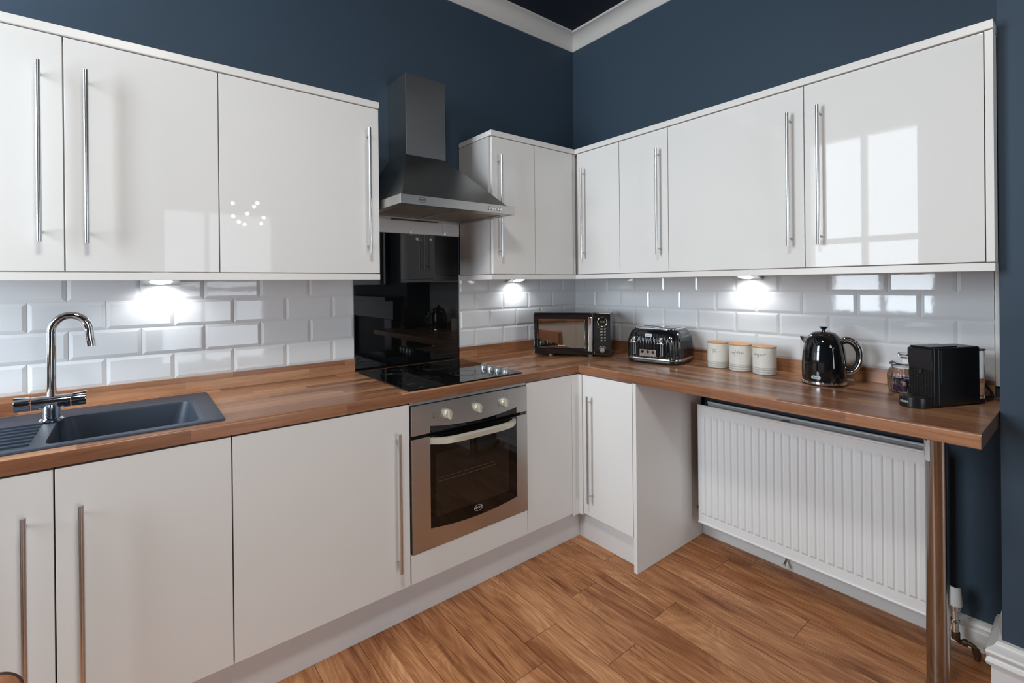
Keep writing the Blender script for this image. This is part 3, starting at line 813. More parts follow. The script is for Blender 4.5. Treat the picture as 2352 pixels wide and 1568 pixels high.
for fa, fb in ((HXa + .036, -1.2215), (-1.2175, HXb - .036)):
    f = obj('grease_filter', MB().box(fa, fb, HF + .064, -.072, 1.668, 1.679, .001), 'meshfilter', t)
    w = .006
    obj('filter_frame', MB().box(fa, fb, HF + .064, HF + .064 + w, 1.6655, 1.669).box(fa, fb, -.072 - w, -.072, 1.6655, 1.669).box(fa, fa + w, HF + .07, -.078, 1.6655, 1.669).box(fb - w, fb, HF + .07, -.078, 1.6655, 1.669), 'steel_x', f)
    m_ = (fa + fb) / 2
    obj('filter_catch', MB().box(m_ - .035, m_ + .035, HF + .068, HF + .082, 1.6645, 1.6675, .001), 'steel_x', f)
obj('hood_lamp_cover', MB().box(-1.35, -1.09, -.052, -.024, 1.6615, 1.664), 'blackmatte', t)
for k in range(5):
    x = -1.075 + k * .0158
    bt = obj('button', MB().cyl((x, HF - .006, 1.679), (x, HF - .0002, 1.679), .0052, seg=20, bev=.0008), 'chrome', t)
    sy = MB()
    sy.box(x - .0022, x + .0022, HF - .0003, HF, 1.6905, 1.6913) if k in (1, 2) else sy.cyl((x, HF - .0003, 1.691), (x, HF, 1.691), .0018, seg=12)
    if k == 1: sy.box(x - .0004, x + .0004, HF - .0003, HF, 1.6885, 1.6935)
    obj('button_symbol', sy, 'ink', lp)
badge(lp, -1.4185, HF - .0002, 1.684, .0175, .0105, .0098, 'ink', 'ink')

# ------------------------------------------------------------------ radiator
RY0, RY1, RZ0, RZ1, RX = -1.915, -.9985, .1165, .7105, -.155
t = thing('radiator', 'white ribbed panel radiator under the worktop', 'radiator', (-.1, -1.45, RZ0))
fp = MB().box(RX, RX + .010, RY0, RY1, RZ0, RZ1, .003)
n = 27; pitch = (RY1 - RY0 - .03) / n
prof = []
for k in range(n):
    yc = RY1 - .015 - pitch * (k + .5)
    w = pitch * .40; w2 = pitch * .24; zA, zB = RZ0 + .045, RZ1 - .045; d = .0065
    fp.faces([(RX + .001, yc - w, zA), (RX + .001, yc + w, zA), (RX + .001, yc + w, zB), (RX + .001, yc - w, zB), (RX - d, yc - w2, zA + .012), (RX - d, yc + w2, zA + .012), (RX - d, yc + w2, zB - .012), (RX - d, yc - w2, zB - .012)],
             [(4, 5, 6, 7), (0, 1, 5, 4), (1, 2, 6, 5), (2, 3, 7, 6), (3, 0, 4, 7), (0, 1, 2, 3)])
obj('front_panel', fp, 'radiator', t, smooth=0)
for z in (RZ1 - .004, RZ0 + .004): obj('rolled_edge', MB().cyl((RX + .001, RY0 + .002, z), (RX + .001, RY1 - .002, z), .006, seg=14), 'radiator', t)
obj('back_panel', MB().box(-.062, -.052, RY0, RY1 - .004, RZ0, RZ1, .003).cyl((-.064, RY0 + .002, RZ1 - .004), (-.064, RY1 - .006, RZ1 - .004), .006, seg=14), 'radiator', t)
fins = MB(); m_ = 60
poly = []
secs = []
for k in range(m_ + 1):
    y = RY0 + .02 + (RY1 - RY0 - .04) * k / m_; x = -.100 if k % 2 else -.070
    secs.append([(x, y, RZ0 + .06), (x + .002, y, RZ0 + .06), (x + .002, y, RZ1 - .03), (x, y, RZ1 - .03)])
fins.loft(secs); obj('convector_fins', fins, 'radgrey', t, smooth=0)
obj('top_bracket', MB().box(-.145, -.0665, -1.395, -1.375, RZ1 - .028, RZ1 - .012, .001), 'radgrey', t)
for y in (-1.15, -1.76): obj('wall_bracket', MB().box(-.051, -.0002, y, y + .03, .3, .62), 'radiator', t)
obj('lockshield_valve', MB().cyl((-.105, RY1 - .001, .165), (-.105, RY1 + .032, .165), .010, seg=16), 'brass', t)
# thermostatic valve
vx, vy = -.105, -1.958
t = thing('radiator_valve', 'white thermostatic valve with old brass pipework at the radiator foot', 'radiator valve', (vx, vy, 0))
obj('valve_head', MB().lathe([(0, .0), (.0165, 0), (.0205, .004), (.0205, .010), (.0165, .064), (.0135, .067), (0, .067)], (vx, vy, .1705), 36), 'trv', t)
obj('valve_cap', MB().lathe([(0, 0), (.0125, 0), (.0125, .0015), (0, .0015)], (vx, vy, .2374), 30), 'chrome', t)
obj('valve_collar', MB().lathe([(0, 0), (.0135, 0), (.015, .008), (.015, .016), (0, .016)], (vx, vy, .1545), 30), 'chrome', t)
obj('valve_body', MB().cyl((vx, vy, .078), (vx, vy, .155), .0105, seg=20).cyl((vx, vy, .112), (vx, vy, .122), .014, seg=6).cyl((vx, vy + .001, .095), (vx, -1.9155, .132), .009, seg=16), 'chrome', t)
pipe = [(vx, vy, .085), (vx, vy - .001, .06), (vx + .004, vy - .008, .046), (vx + .010, vy - .022, .045), (vx + .012, vy - .040, .046), (vx + .013, vy - .052, .036), (vx + .013, vy - .055, .02), (vx + .013, vy - .055, .0005)]
obj('supply_pipe', MB().tube(catmull(pipe, 5), .0075, 14).cyl((vx, vy - .001, .052), (vx, vy - .001, .078), .0125, seg=18, bev=.001).cyl((vx + .009, vy - .017, .0455), (vx + .011, vy - .031, .0455), .012, seg=18, bev=.001).cyl((vx + .0125, vy - .051, .037), (vx + .013, vy - .055, .018), .0115, seg=18, bev=.001), 'brass', t)
# door stop on the skirting under the radiator
t = thing('door_stop', 'small metal door stop on the skirting under the radiator', 'door stop', (-.035, -1.37, .05))
sy_ = -1.372
obj('stop_plate', MB().cyl((-.0345, sy_, .052), (-.039, sy_, .052), .010, seg=24), 'chrome', t)
obj('stop_rod', MB().cyl((-.039, sy_, .052), (-.083, sy_ - .004, .040), .0045, .0055, seg=16), 'silverpaint', t)
obj('stop_tip', MB().cyl((-.083, sy_ - .004, .040), (-.091, sy_ - .0047, .0378), .0085, seg=20), 'trv', t)

# ------------------------------------------------------------------ support post
px, py, pr = -.345, -1.953, .030
t = thing('support_post', 'brushed steel post holding up the free end of the worktop', 'post', (px, py, 0))
obj('post_tube', MB().cyl((px, py, .012), (px, py, ZWB - .006), pr, seg=56), 'steel_z', t)
obj('post_foot', MB().lathe([(0, 0), (.0325, 0), (.0325, .010), (.0305, .013), (0, .013)], (px, py, 0), 48), 'steel_z', t)
obj('post_flange', MB().cyl((px, py, ZWB - .0065), (px, py, ZWB - .0003), .042, seg=40), 'steel_z', t)
# sticker wrapped round the side of the tube
def wrap(a0, a1, z0, z1, r, n=8):
    mb = MB(); secs = []
    for k in range(n + 1):
        a = math.radians(a0 + (a1 - a0) * k / n); c, s = math.cos(a), math.sin(a)
        secs.append([(px + (r - .0006) * c, py + (r - .0006) * s, z0), (px + r * c, py + r * s, z0), (px + r * c, py + r * s, z1), (px + (r - .0006) * c, py + (r - .0006) * s, z1)])
    return mb.loft(secs)
stk = obj('sticker', wrap(83, 158, .741, .838, pr + .0009), 'sticker', t); stk['label'] = 'white printed sticker'
obj('sticker_print', wrap(118, 142, .806, .818, pr + .0013), 'ink', stk)
obj('sticker_bar', wrap(116, 122, .752, .795, pr + .0013), 'radgrey', stk)

# ------------------------------------------------------------------ microwave
d_ = Vector((.602, -.799, 0)); nrm = Vector((.799, .602, 0))          # along the front, into the corner
rz = math.atan2(d_.y, d_.x)
fc = Vector((-.4295, -.3885, .91)); W, H, D = .440, .236, .285
t = thing('microwave', 'black retro microwave standing in the corner of the worktop', 'microwave', tuple(fc), rz)
# local frame: x along the front (left to right), -y towards the room, z up
def L(name, mb, mat, parent, smooth=35): return obj(name, mb, mat, parent, world=False, smooth=smooth)
zf = .0155
L('casing', MB().box(-W / 2, W / 2, .012, D, zf, zf + H, .006), 'black', t)
doorM = L('door', MB().box(-W / 2, W / 2 - .098, -.012, .012, zf - .001, zf + H, .006), 'black', t)
L('control_panel', MB().box(W / 2 - .0965, W / 2, -.012, .012, zf - .001, zf + H, .006), 'black', t)
wx0, wx1, wz0, wz1 = -W / 2 + .030, W / 2 - .145, zf + .036, zf + H - .036
L('door_window', MB().prism(rrect(wx1 - wx0, wz1 - wz0, .008, 4, (wx0 + wx1) / 2, (wz0 + wz1) / 2), -.0126, -.0118, 'y'), 'mirrorglass', doorM)
ring = [(a, -.0128, b) for a, b in rrect(wx1 - wx0 + .006, wz1 - wz0 + .006, .010, 5, (wx0 + wx1) / 2, (wz0 + wz1) / 2)]
L('window_bezel', MB().tube(ring, .0032, 8, closed=True), 'black', doorM)
hx = W / 2 - .113
hnd = L('door_handle', MB().box(hx - .0115, hx + .0115, -.042, -.030, zf + .022, zf + H - .022, .004).box(hx - .009, hx + .009, -.031, -.0115, zf + .022, zf + .036, .001).box(hx - .009, hx + .009, -.031, -.0115, zf + H - .036, zf + H - .022, .001), 'chrome', doorM)
cxp = W / 2 - .047
L('clock_dial', MB().cyl((cxp, -.0128, zf + H - .050), (cxp, -.0118, zf + H - .050), .024, seg=40), 'blackglass', t)
L('clock_ring', MB().tube([(cxp + .0255 * math.cos(2 * PI * k / 40), -.0128, zf + H - .050 + .0255 * math.sin(2 * PI * k / 40)) for k in range(40)], .0016, 8, closed=True), 'chrome', t)
text('clock_digits', '0:00', .016, 'digits', t, frame4((cxp + .003, -.0131, zf + H - .050), (1, 0, 0), (0, 0, 1)), bold=.0003)
for k in range(5):
    z = zf + H - .0905 - k * .0158
    L('button', MB().lathe([(0, .004), (.0035, .004), (.0055, .002), (.0058, 0), (0, 0)], (0, 0, 0), 24).xf(Matrix.Translation((cxp + .0145, -.012, z)) @ Matrix.Rotation(PI / 2, 4, 'X')), 'chrome', t)
    pr_ = MB(); w_ = (.008, .012, .010, .007, .009)[k]
    pr_.box(cxp - .004 - w_ / 2 - .002, cxp - .004 + w_ / 2, -.0123, -.0119, z + .0008, z + .0028).box(cxp - .005 - w_ * .75, cxp - .004 + w_ * .6, -.0123, -.0119, z - .0034, z - .002)
    L('button_print', pr_, 'paleink', t)
L('power_print', MB().box(cxp - .030, cxp - .012, -.0123, -.0119, zf + H - .083, zf + H - .0815).box(cxp - .030, cxp - .013, -.0123, -.0119, zf + H - .0795, zf + H - .0765), 'ink', t)
kn = L('dial_knob', MB().lathe([(0, .018), (.012, .018), (.0155, .015), (.0175, .003), (.0175, 0), (0, 0)], (0, 0, 0), 36).xf(Matrix.Translation((cxp, -.012, zf + .030)) @ Matrix.Rotation(PI / 2, 4, 'X')), 'chrome', t)
L('dial_scale', MB().tube([(cxp + .0205 * math.cos(a), -.0124, zf + .030 + .0205 * math.sin(a)) for a in [math.radians(20 + 140 * k / 20) for k in range(21)]], .0009, 6), 'paleink', t)
text('brand_lettering', 'Goodmans', .0095, 'paleink', doorM, frame4(((wx0 + wx1) / 2 - .0, -.0129, wz0 + .014), (1, 0, 0), (0, 0, 1)), bold=.0002)
for sx in (-.13, .10):
    for yy in (.05, D - .04): L('foot', MB().cyl((sx, yy, .0003), (sx, yy, zf + .001), .013, seg=20), 'radgrey' if yy < .1 else 'blackmatte', t)

# ------------------------------------------------------------------ toaster
t = thing('toaster', 'black ribbed four-slot toaster with chrome trim, beside the microwave', 'toaster', (-.1795, -.801, .91), math.radians(12.3))
# local: -x faces the room (levers), y along the front; right end is -y
TW, TD = .292, .250
def tloop(w, d, r, z, rib=0, n=10, per=8):
    base = rrect(d, w, r, n); ref = rrect(TD, TW, .055, n)
    pts = []
    m = len(base)
    for i in range(m):
        a, b = base[i], base[(i + 1) % m]
        seg = max(1, int(math.dist(ref[i], ref[(i + 1) % m]) / .0022))
        for k in range(seg):
            f = k / seg; pts.append((a[0] + (b[0] - a[0]) * f, a[1] + (b[1] - a[1]) * f))
    cum = 0; out = []; per_len = sum(math.dist(pts[i], pts[(i + 1) % len(pts)]) for i in range(len(pts)))
    nr = 64
    for i, p in enumerate(pts):
        q = pts[(i + 1) % len(pts)]; pv = pts[i - 1]
        tx_, ty_ = q[0] - pv[0], q[1] - pv[1]; l = math.hypot(tx_, ty_) or 1
        nx, ny = ty_ / l, -tx_ / l
        dd_ = rib * (abs(math.sin(PI * nr * cum / per_len)) - 1.0)
        out.append((p[0] + nx * dd_, p[1] + ny * dd_, z)); cum += math.dist(p, q)
    return out
RB = .0042
secs = [tloop(TW, TD, .055, .030, 0), tloop(TW, TD, .055, .036, RB), tloop(TW, TD, .055, .06, RB), tloop(TW - .002, TD - .002, .055, .115, RB), tloop(TW - .008, TD - .010, .055, .130, RB * .6), tloop(TW - .014, TD - .018, .054, .139, 0), tloop(TW - .026, TD - .032, .052, .157, 0), tloop(TW - .044, TD - .050, .048, .170, 0), tloop(TW - .062, TD - .068, .044, .1765, 0)]
L('shell', MB().loft(secs), 'black', t, smooth=70)
def plate(w, d, r, z0, z1, bev=.002): return MB().prism(rrect(d, w, r, 8), z0, z1, 'z', bev)
L('top_plate', plate(TW - .056, TD - .062, .046, .1745, .1795), 'chrome', t)
for yy in (-.058, .058):
    for xx in (-.042, .032):
        L('bread_slot', MB().box(xx - .014, xx + .014, yy - .044, yy + .044, .1770, .1800, .0002), 'gap', t)
L('chrome_band', plate(TW + .006, TD + .006, .058, .019, .030, .003), 'chrome', t)
L('base', plate(TW - .004, TD - .004, .055, .004, .0185, .004), 'blackplastic', t)
for sx in (-1, 1):
    for sy in (-1, 1): L('foot', MB().cyl((sx * .09, sy * .1, .0003), (sx * .09, sy * .1, .005), .010, seg=16), 'blackmatte', t)
xf_ = -TD / 2
for yy in (.088, -.088 + .03):
    L('lever_slot', MB().tube([(xf_ - .0005, yy - .006, z) for z in (.045, .13)] , .0001, 4).box(xf_ - .0008, xf_ + .002, yy - .0055, yy + .0055, .044, .136, .0006), 'silverpaint', t)
    L('lever_groove', MB().box(xf_ - .0012, xf_ + .002, yy - .0038, yy + .0038, .046, .134), 'gap', t)
    lv = L('lever', MB().box(xf_ - .024, xf_ - .001, yy - .018, yy + .018, .106, .1115, .0025).box(xf_ - .012, xf_ - .001, yy - .008, yy + .008, .108, .135, .003), 'chrome', t)
L('badge', MB().prism(rrect(.040, .0155, .0065, 5, .015, .1455), -.0115, -.0095, 'x', .0004).xf(Matrix.Translation((xf_ + .0195, 0, 0))), 'silverpaint', t)
text('brand_lettering', 'Breville', .009, 'ink', t, frame4((xf_ + .0195 - .0116, .015, .1455), (0, -1, 0), (0, 0, 1)))
L('button_panel', MB().box(xf_ - .0028, xf_ + .002, -.030, .060, .038, .072, .001), plain('bronze_panel', lin(120, 108, 98), .3, metal=.8), t)
for k in range(3):
    yy = .043 - .028 * k
    L('button', MB().cyl((xf_ - .0045, yy, .061), (xf_ - .0027, yy, .061), .0072, seg=20), 'black', t)
L('browning_slider', MB().box(xf_ - .0034, xf_ - .0027, -.026, .050, .0425, .0455).box(xf_ - .006, xf_ - .003, .050, .057, .040, .049, .001), 'chrome', t)

# ------------------------------------------------------------------ canisters with handwriting
def wline(mb, pts, r, w=.00045):
    """2D strokes (mm along the curve, mm up) wrapped round a canister, facing the room"""
    P = catmull([(a, b, 0) for a, b in pts], 5)
    ring = []
    for p in P:
        a = p.x / 1000 / r
        ring.append(((r + .0003) * math.sin(a), -(r + .0003) * math.cos(a), p.y / 1000))
    mb.tube(ring, w, 6)
TEA = [[(-9, 14), (-4, 13.2), (4, 14.2), (8, 15)], [(-3, 14), (-4.5, 6), (-5, 1)], [(-2.2, 6), (1.2, 7.6), (0, 9.3), (-1.8, 6.8), (-1, 3.6), (2.5, 4)], [(5, 7.4), (2.5, 6.6), (2.2, 4), (4.4, 4.6), (5.6, 7.2), (6, 4.2), (9, 5), (14, 7)]]
COF = [[(-15, 7), (-17.5, 7.6), (-18.6, 4.6), (-16, 3.8), (-13, 5.4)], [(-11, 7.4), (-13.6, 6.4), (-13, 4), (-10.6, 4.8), (-11, 7.2), (-8, 7.8)], [(-3.4, 14), (-6, 10), (-7.6, 2), (-8.6, -4)], [(-10.5, 6.2), (-3.5, 6.6), (4, 7.4)], [(3.6, 13.8), (1, 9.6), (-.6, 2), (-1.6, -4.6)], [(4, 5.4), (7.2, 7), (5.8, 8.4), (4.2, 5.8), (5.4, 3.8), (8.6, 5)], [(9, 5.4), (12.4, 7), (11, 8.4), (9.3, 5.8), (10.6, 3.8), (14, 5.4), (17.5, 7.4)]]
SUG = [[(-15, 4.4), (-12.6, 7.6), (-11.9, 9.4), (-12.6, 7.4), (-11.2, 5.2), (-12, 3.6), (-13.6, 4.2)], [(-9.4, 8), (-10, 4.6), (-7.4, 4.4), (-6.4, 8), (-6.2, 4.4)], [(-1.6, 8), (-4.4, 7), (-4.2, 4.6), (-1.8, 5.4), (-1.4, 8), (-2.8, 0), (-5, -3.6), (-4.2, -.6), (1.4, 4.6)], [(4.6, 7.4), (2, 6.6), (1.8, 4.4), (4, 4.8), (5.2, 7.2), (5.4, 4.2), (8.4, 5.2)], [(9.4, 8.4), (9.2, 4.6), (10, 7.4), (13, 8.8), (14.5, 8)]]
def canister(sc, label, c, strokes, dx, dz, faceto):
    rz_ = math.atan2(faceto[1] - c[1], faceto[0] - c[0]) + PI / 2
    t = thing('storage_canister', label, 'canister', (c[0], c[1], .91), rz_, 'lettered storage canisters')
    r = .0492
    jar = L('canister_body', MB().lathe([(0, .0003), (r - .005, .0003), (r - .0015, .002), (r, .006), (r, .1170), (r - .0012, .1190), (r - .005, .1193), (r - .0055, .116), (0, .116)], (0, 0, 0), 64), 'banded', t)
    L('lid', MB().lathe([(0, .1196), (r - .001, .1196), (r + .0008, .1205), (r + .0008, .1245), (r - .001, .1257), (0, .1257)], (0, 0, 0), 64), 'bamboo', t)
    mb = MB()
    for st in strokes: wline(mb, [(a * sc + dx, (b - 6) * 1.5 + 6 + dz) for a, b in st], r)
    L('lettering', mb, 'ink', jar)
CAMXY = (-2.3627, -2.3002)
canister(1.5, 'ivory tea canister with bamboo lid, beside the toaster', (-.1325, -1.099), TEA, -16, 75, CAMXY)
canister(1.65, 'ivory coffee canister with bamboo lid, in the middle of the three', (-.1395, -1.2135), COF, -13, 80, CAMXY)
canister(1.9, 'ivory sugar canister with bamboo lid, nearest the kettle', (-.1445, -1.326), SUG, -20, 84, CAMXY)

# ------------------------------------------------------------------ kettle
t = thing('kettle', 'glossy black kettle with chrome handle and base, right of the canisters', 'kettle', (-.184, -1.578, .91), math.radians(-66))
# local +x: handle side, -x: spout side
prof = [(0, .0165), (.0760, .0165), (.0772, .03), (.0778, .06), (.0772, .09), (.0755, .115), (.0725, .14), (.0675, .162), (.0600, .182), (.0505, .196), (.0460, .199), (0, .199)]
prof2 = [(p.x, p.y) for p in catmull([(a, b, 0) for a, b in prof[1:-1]], 5)]
L('body', MB().lathe([(0, .0165)] + prof2 + [(0, .199)], (0, 0, 0), 64, f=lambda a, r, z: r * (1 - .004 * math.cos(24 * a))), 'black', t)
L('chrome_ring', MB().lathe([(0, .0060), (.0790, .0060), (.0805, .008), (.0800, .0155), (.077, .0168), (0, .0168)], (0, 0, 0), 64), 'chrome', t)
L('power_base', MB().lathe([(0, .0003), (.077, .0003), (.078, .004), (.077, .0062), (0, .0062)], (0, 0, 0), 64), 'blackplastic', t)
lid = L('lid', MB().lathe([(0, .1985), (.0455, .1985), (.0455, .2015), (.040, .2065), (.028, .2105), (.010, .212), (0, .212)], (0, 0, 0), 56), plain('smoked_chrome_lid', (.16, .155, .15, 1), .14, metal=1), t)
L('lid_knob', MB().lathe([(0, .211), (.0075, .211), (.0065, .218), (.010, .2245), (.0145, .2285), (.0145, .2305), (.009, .2318), (0, .2322)], (0, 0, 0), 40, f=lambda a, r, z: r * (1 + (.10 * math.cos(8 * a) if z > .222 else 0))), 'black', lid)
# spout
L('spout', MB().loft([[(-.058, -.016, .150), (-.058, .016, .150), (-.050, .018, .186), (-.050, -.018, .186)], [(-.070, -.010, .163), (-.070, .010, .163), (-.070, .013, .189), (-.070, -.013, .189)], [(-.0815, -.005, .1815), (-.0815, .005, .1815), (-.082, .006, .190), (-.082, -.006, .190)]]), 'gunmetal', t, smooth=60)
hp = catmull([(.055, 0, .173), (.072, 0, .186), (.092, 0, .184), (.112, 0, .166), (.123, 0, .135), (.122, 0, .10), (.112, 0, .072), (.096, 0, .055), (.076, 0, .050)], 6)
hm = MB()
secs = []
for i, p in enumerate(hp):
    a = hp[max(i - 1, 0)]; b = hp[min(i + 1, len(hp) - 1)]; tg = (b - a).normalized(); nn = Vector((tg.z, 0, -tg.x))
    sec = []
    for k in range(14):
        q = 2 * PI * k / 14; sec.append(tuple(p + nn * .0085 * math.cos(q) + Vector((0, 1, 0)) * .0115 * math.sin(q)))
    secs.append(sec)
L('handle', hm.loft(secs), 'chrome', t, smooth=60)
L('handle_inner', MB().tube(catmull([(.066, 0, .168), (.084, 0, .170), (.102, 0, .155), (.111, 0, .132), (.111, 0, .103), (.102, 0, .078), (.088, 0, .064), (.074, 0, .058)], 5), .0048, 10), 'blackplastic', t)
L('switch', MB().box(.074, .1, -.012, .012, .020, .0255, .002), 'silverpaint', t)
bp = -20
L('badge', MB().prism(rrect(.034, .0125, .0055, 5), -.001, .001, 'z', .0003).xf(frame4((.0772 * math.cos(math.radians(-116)), .0772 * math.sin(math.radians(-116)), .034), (math.sin(math.radians(116)), math.cos(math.radians(116)), 0), (0, 0, 1))), 'silverpaint', t)
text('brand_lettering', 'Breville', .0075, 'ink', t, frame4((.0784 * math.cos(math.radians(-116)), .0784 * math.sin(math.radians(-116)), .034), (math.sin(math.radians(116)), math.cos(math.radians(116)), 0), (0, 0, 1)))

# ------------------------------------------------------------------ glass jar with coffee pods
jx, jy = -.142, -1.828
t = thing('glass_jar', 'fluted glass storage jar with lid, left of the coffee machine', 'jar', (jx, jy, .91))
rib = lambda a, r, z: r * (1 + (.028 * math.cos(22 * a) if .008 < z < .085 and r > .04 else 0))
outer = [(0, .0004), (.040, .0004), (.046, .005), (.0495, .02), (.0495, .062), (.046, .08), (.038, .092), (.037, .098), (.0395, .101), (.0395, .104)]
inner = [(.0355, .104), (.0345, .094), (.0425, .079), (.0458, .062), (.0458, .02), (.042, .008), (0, .006)]
L('jar_body', MB().lathe(outer + inner, (0, 0, 0), 132, f=rib), 'glass', t, smooth=60)
L('jar_lid', MB().lathe([(0, .1045), (.043, .1045), (.044, .107), (.0405, .111), (.031, .120), (.020, .125), (.011, .128), (.010, .132), (.0185, .138), (.0205, .143), (.017, .147), (0, .1485)], (0, 0, 0), 56), 'glass', t, smooth=60)
L('lid_seal', MB().lathe([(.0345, .0965), (.0350, .0965), (.0350, .1035), (.0345, .1035), (.0345, .0965)], (0, 0, 0), 40), 'smoke', t)
rnd = random.Random(3)
names_ = [('podp', 'purple'), ('podt', 'teal'), ('podn', 'navy'), ('podg', 'silver grey')]
k = 0
for layer, (zc, rr_, nn_) in enumerate(((.0195, .0275, 5), (.0460, .0275, 5))):
    for i in range(nn_):
        a = 2 * PI * i / nn_ + layer * .6 + 3.3
        mname, cname = names_[(i * 1 + layer * 2) % 4]
        p = Vector((jx + rr_ * math.cos(a), jy + rr_ * math.sin(a), .91 + zc))
        mb = MB().lathe([(0, -.011), (.0085, -.011), (.0115, .007), (.0135, .008), (.0135, .0095), (.011, .010), (0, .0105)], (0, 0, 0), 24)
        mb.xf(Matrix.Translation(p) @ Matrix.Rotation(rnd.uniform(-.15, .15), 4, 'X'))
        o = obj('coffee_pod', mb, mname)
        tag(o, f'{cname} foil coffee pod in the {"lower" if layer == 0 else "upper"} layer inside the glass jar', 'coffee pod', 'coffee pods in the glass jar')

# ------------------------------------------------------------------ coffee machine
ax_ = Vector((.898, -.44, 0)).normalized()
org = Vector((-.334, -1.9145, .91))          # centre of the front face at the worktop
t = thing('coffee_machine', 'compact black pod coffee machine at the right end of the worktop', 'coffee machine', tuple(org), math.atan2(ax_.y, ax_.x))
# local: +x away from the room (depth), +y left in the photograph, z up
w2 = .0405; DL = .197
L('body', MB().box(.016, DL, -w2, w2, .004, .1945, .006, 3), 'blackplastic', t)
L('front_frame', MB().prism([(y, z) for y, z in rrect(2 * w2, .1905, .006, 4, 0, .0993)], .0, .02, 'x', .002), 'blackplastic', t)
L('side_panel', MB().box(.028, DL - .006, -w2 - .0010, -w2 + .002, .078, .186, .0006), 'blackplastic', t)
L('front_cover', MB().prism([(-.0095, .190), (.002, .192), (.002, .122), (-.002, .122), (-.0060, .135), (-.0085, .152), (-.0098, .172)], -w2 + .003, w2 - .003, 'y', .0015), plain('dark_grey_plastic', (.022, .023, .026, 1), .25), t)
L('lever', MB().box(-.004, .110, -w2 * .8, w2 * .8, .1940, .1980, .0016), 'blackplastic', t)
grid = MB()
for i in range(9):
    y = -w2 + .008 + i * .0086
    grid.box(-.0018, .001, y - .0009, y + .0009, .036, .121)
for i in range(10): grid.box(-.0018, .001, -w2 + .006, w2 - .006, .038 + i * .0084, .0398 + i * .0084)
L('front_grille', grid, plain('satin_black_grille', (.018, .018, .019, 1), .35), t)
tr = [(.002, -w2 + .001), (.002, w2 - .001), (-.030, w2 - .001)] + [(-.030 - .040 * math.sin(PI * k / 14), (w2 - .001) * math.cos(PI * k / 14)) for k in range(1, 14)] + [(-.030, -w2 + .001)]
tray = L('drip_tray', MB().prism(tr, .0004, .0335, 'z', .002), 'blackplastic', t)
L('drip_grid', MB().prism([(a * .88 - .002, b * .85) for a, b in tr], .0336, .0352, 'z', .0004), 'blackmatte', tray)
L('coffee_spout', MB().cyl((-.004, 0, .108), (-.004, 0, .1225), .0055, seg=16), 'blackmatte', t)
a_ = math.radians(30)
kt = text('brand_lettering', 'KRUPS', .0098, 'paleink', tray, Matrix(), bold=.0002)
for v in kt.data.vertices:
    yy = .004 - v.co.x; e_ = (w2 - .001)
    v.co = Vector((-.030 - .040 * math.sqrt(max(0, 1 - (yy / e_) ** 2)) - .0003 - v.co.z, yy, .0185 + v.co.y))
tk = [(DL + .001 + .026 - .0, -w2 + .004), (DL + .001 + .034, -w2 * .5), (DL + .036, w2 * .5), (DL + .027, w2 - .004), (DL + .001, w2 - .004), (DL + .001, -w2 + .004)]
L('water_tank', MB().prism(tk, .018, .178, 'z', .002), 'smoke', t)
L('tank_lid', MB().prism([(a + (.002 if a > DL + .01 else 0), b * 1.03) for a, b in tk], .1785, .1835, 'z', .001), 'blackplastic', t)
L('tank_base', MB().prism(tk, .001, .0175, 'z', .001), 'blackplastic', t)
# power lead looped behind the machine
lead = catmull([(-.100, -2.045, .914), (-.062, -2.055, .925), (-.040, -2.030, .962), (-.050, -2.000, .985), (-.064, -2.025, .968), (-.045, -2.048, .935), (-.038, -2.04, .914), (-.07, -1.98, .9145)], 8)
c_ = obj('power_cord', MB().tube(lead, .0032, 8), 'blackplastic'); tag(c_, 'black power cord coiled behind the coffee machine', 'cord')

# ------------------------------------------------------------------ dining chair whose back corner just shows at the lower left
cx0, cy0 = -2.717, -1.43
t = thing('dining_chair', 'tan leather dining chair, only the dark-piped corner of its back showing at lower left', 'chair', (cx0, cy0, 0), math.radians(-8))
bw = .455
def back_sec(inset, y):
    pts = rrect(bw - inset * 2, .38 - inset * 2, .03, 14, 0, .6395)
    return [(a, y + .03 * (2 * a / bw) ** 2 * 1.0 + (b - .445) * .06, b) for a, b in pts]
bk = MB().loft([back_sec(.006, -.028), back_sec(0, -.020), back_sec(0, .020), back_sec(.006, .028)])
L('backrest', bk, 'leather', t, smooth=50)
for yy in (-.0205, .0205): L('piping', MB().tube(back_sec(.0003, yy), .0022, 8, closed=True), 'piping', t)
L('seat', MB().box(-.225, .225, -.46, -.03, .40, .47, .02, 3), 'leather', t)
for sx in (-1, 1):
    L('leg', MB().cyl((sx * .19, -.42, .402), (sx * .20, -.44, .0005), .018, .013, seg=14), 'darkwood', t)
    L('leg', MB().cyl((sx * .19, -.05, .402), (sx * .20, -.01, .0005), .018, .013, seg=14), 'darkwood', t)

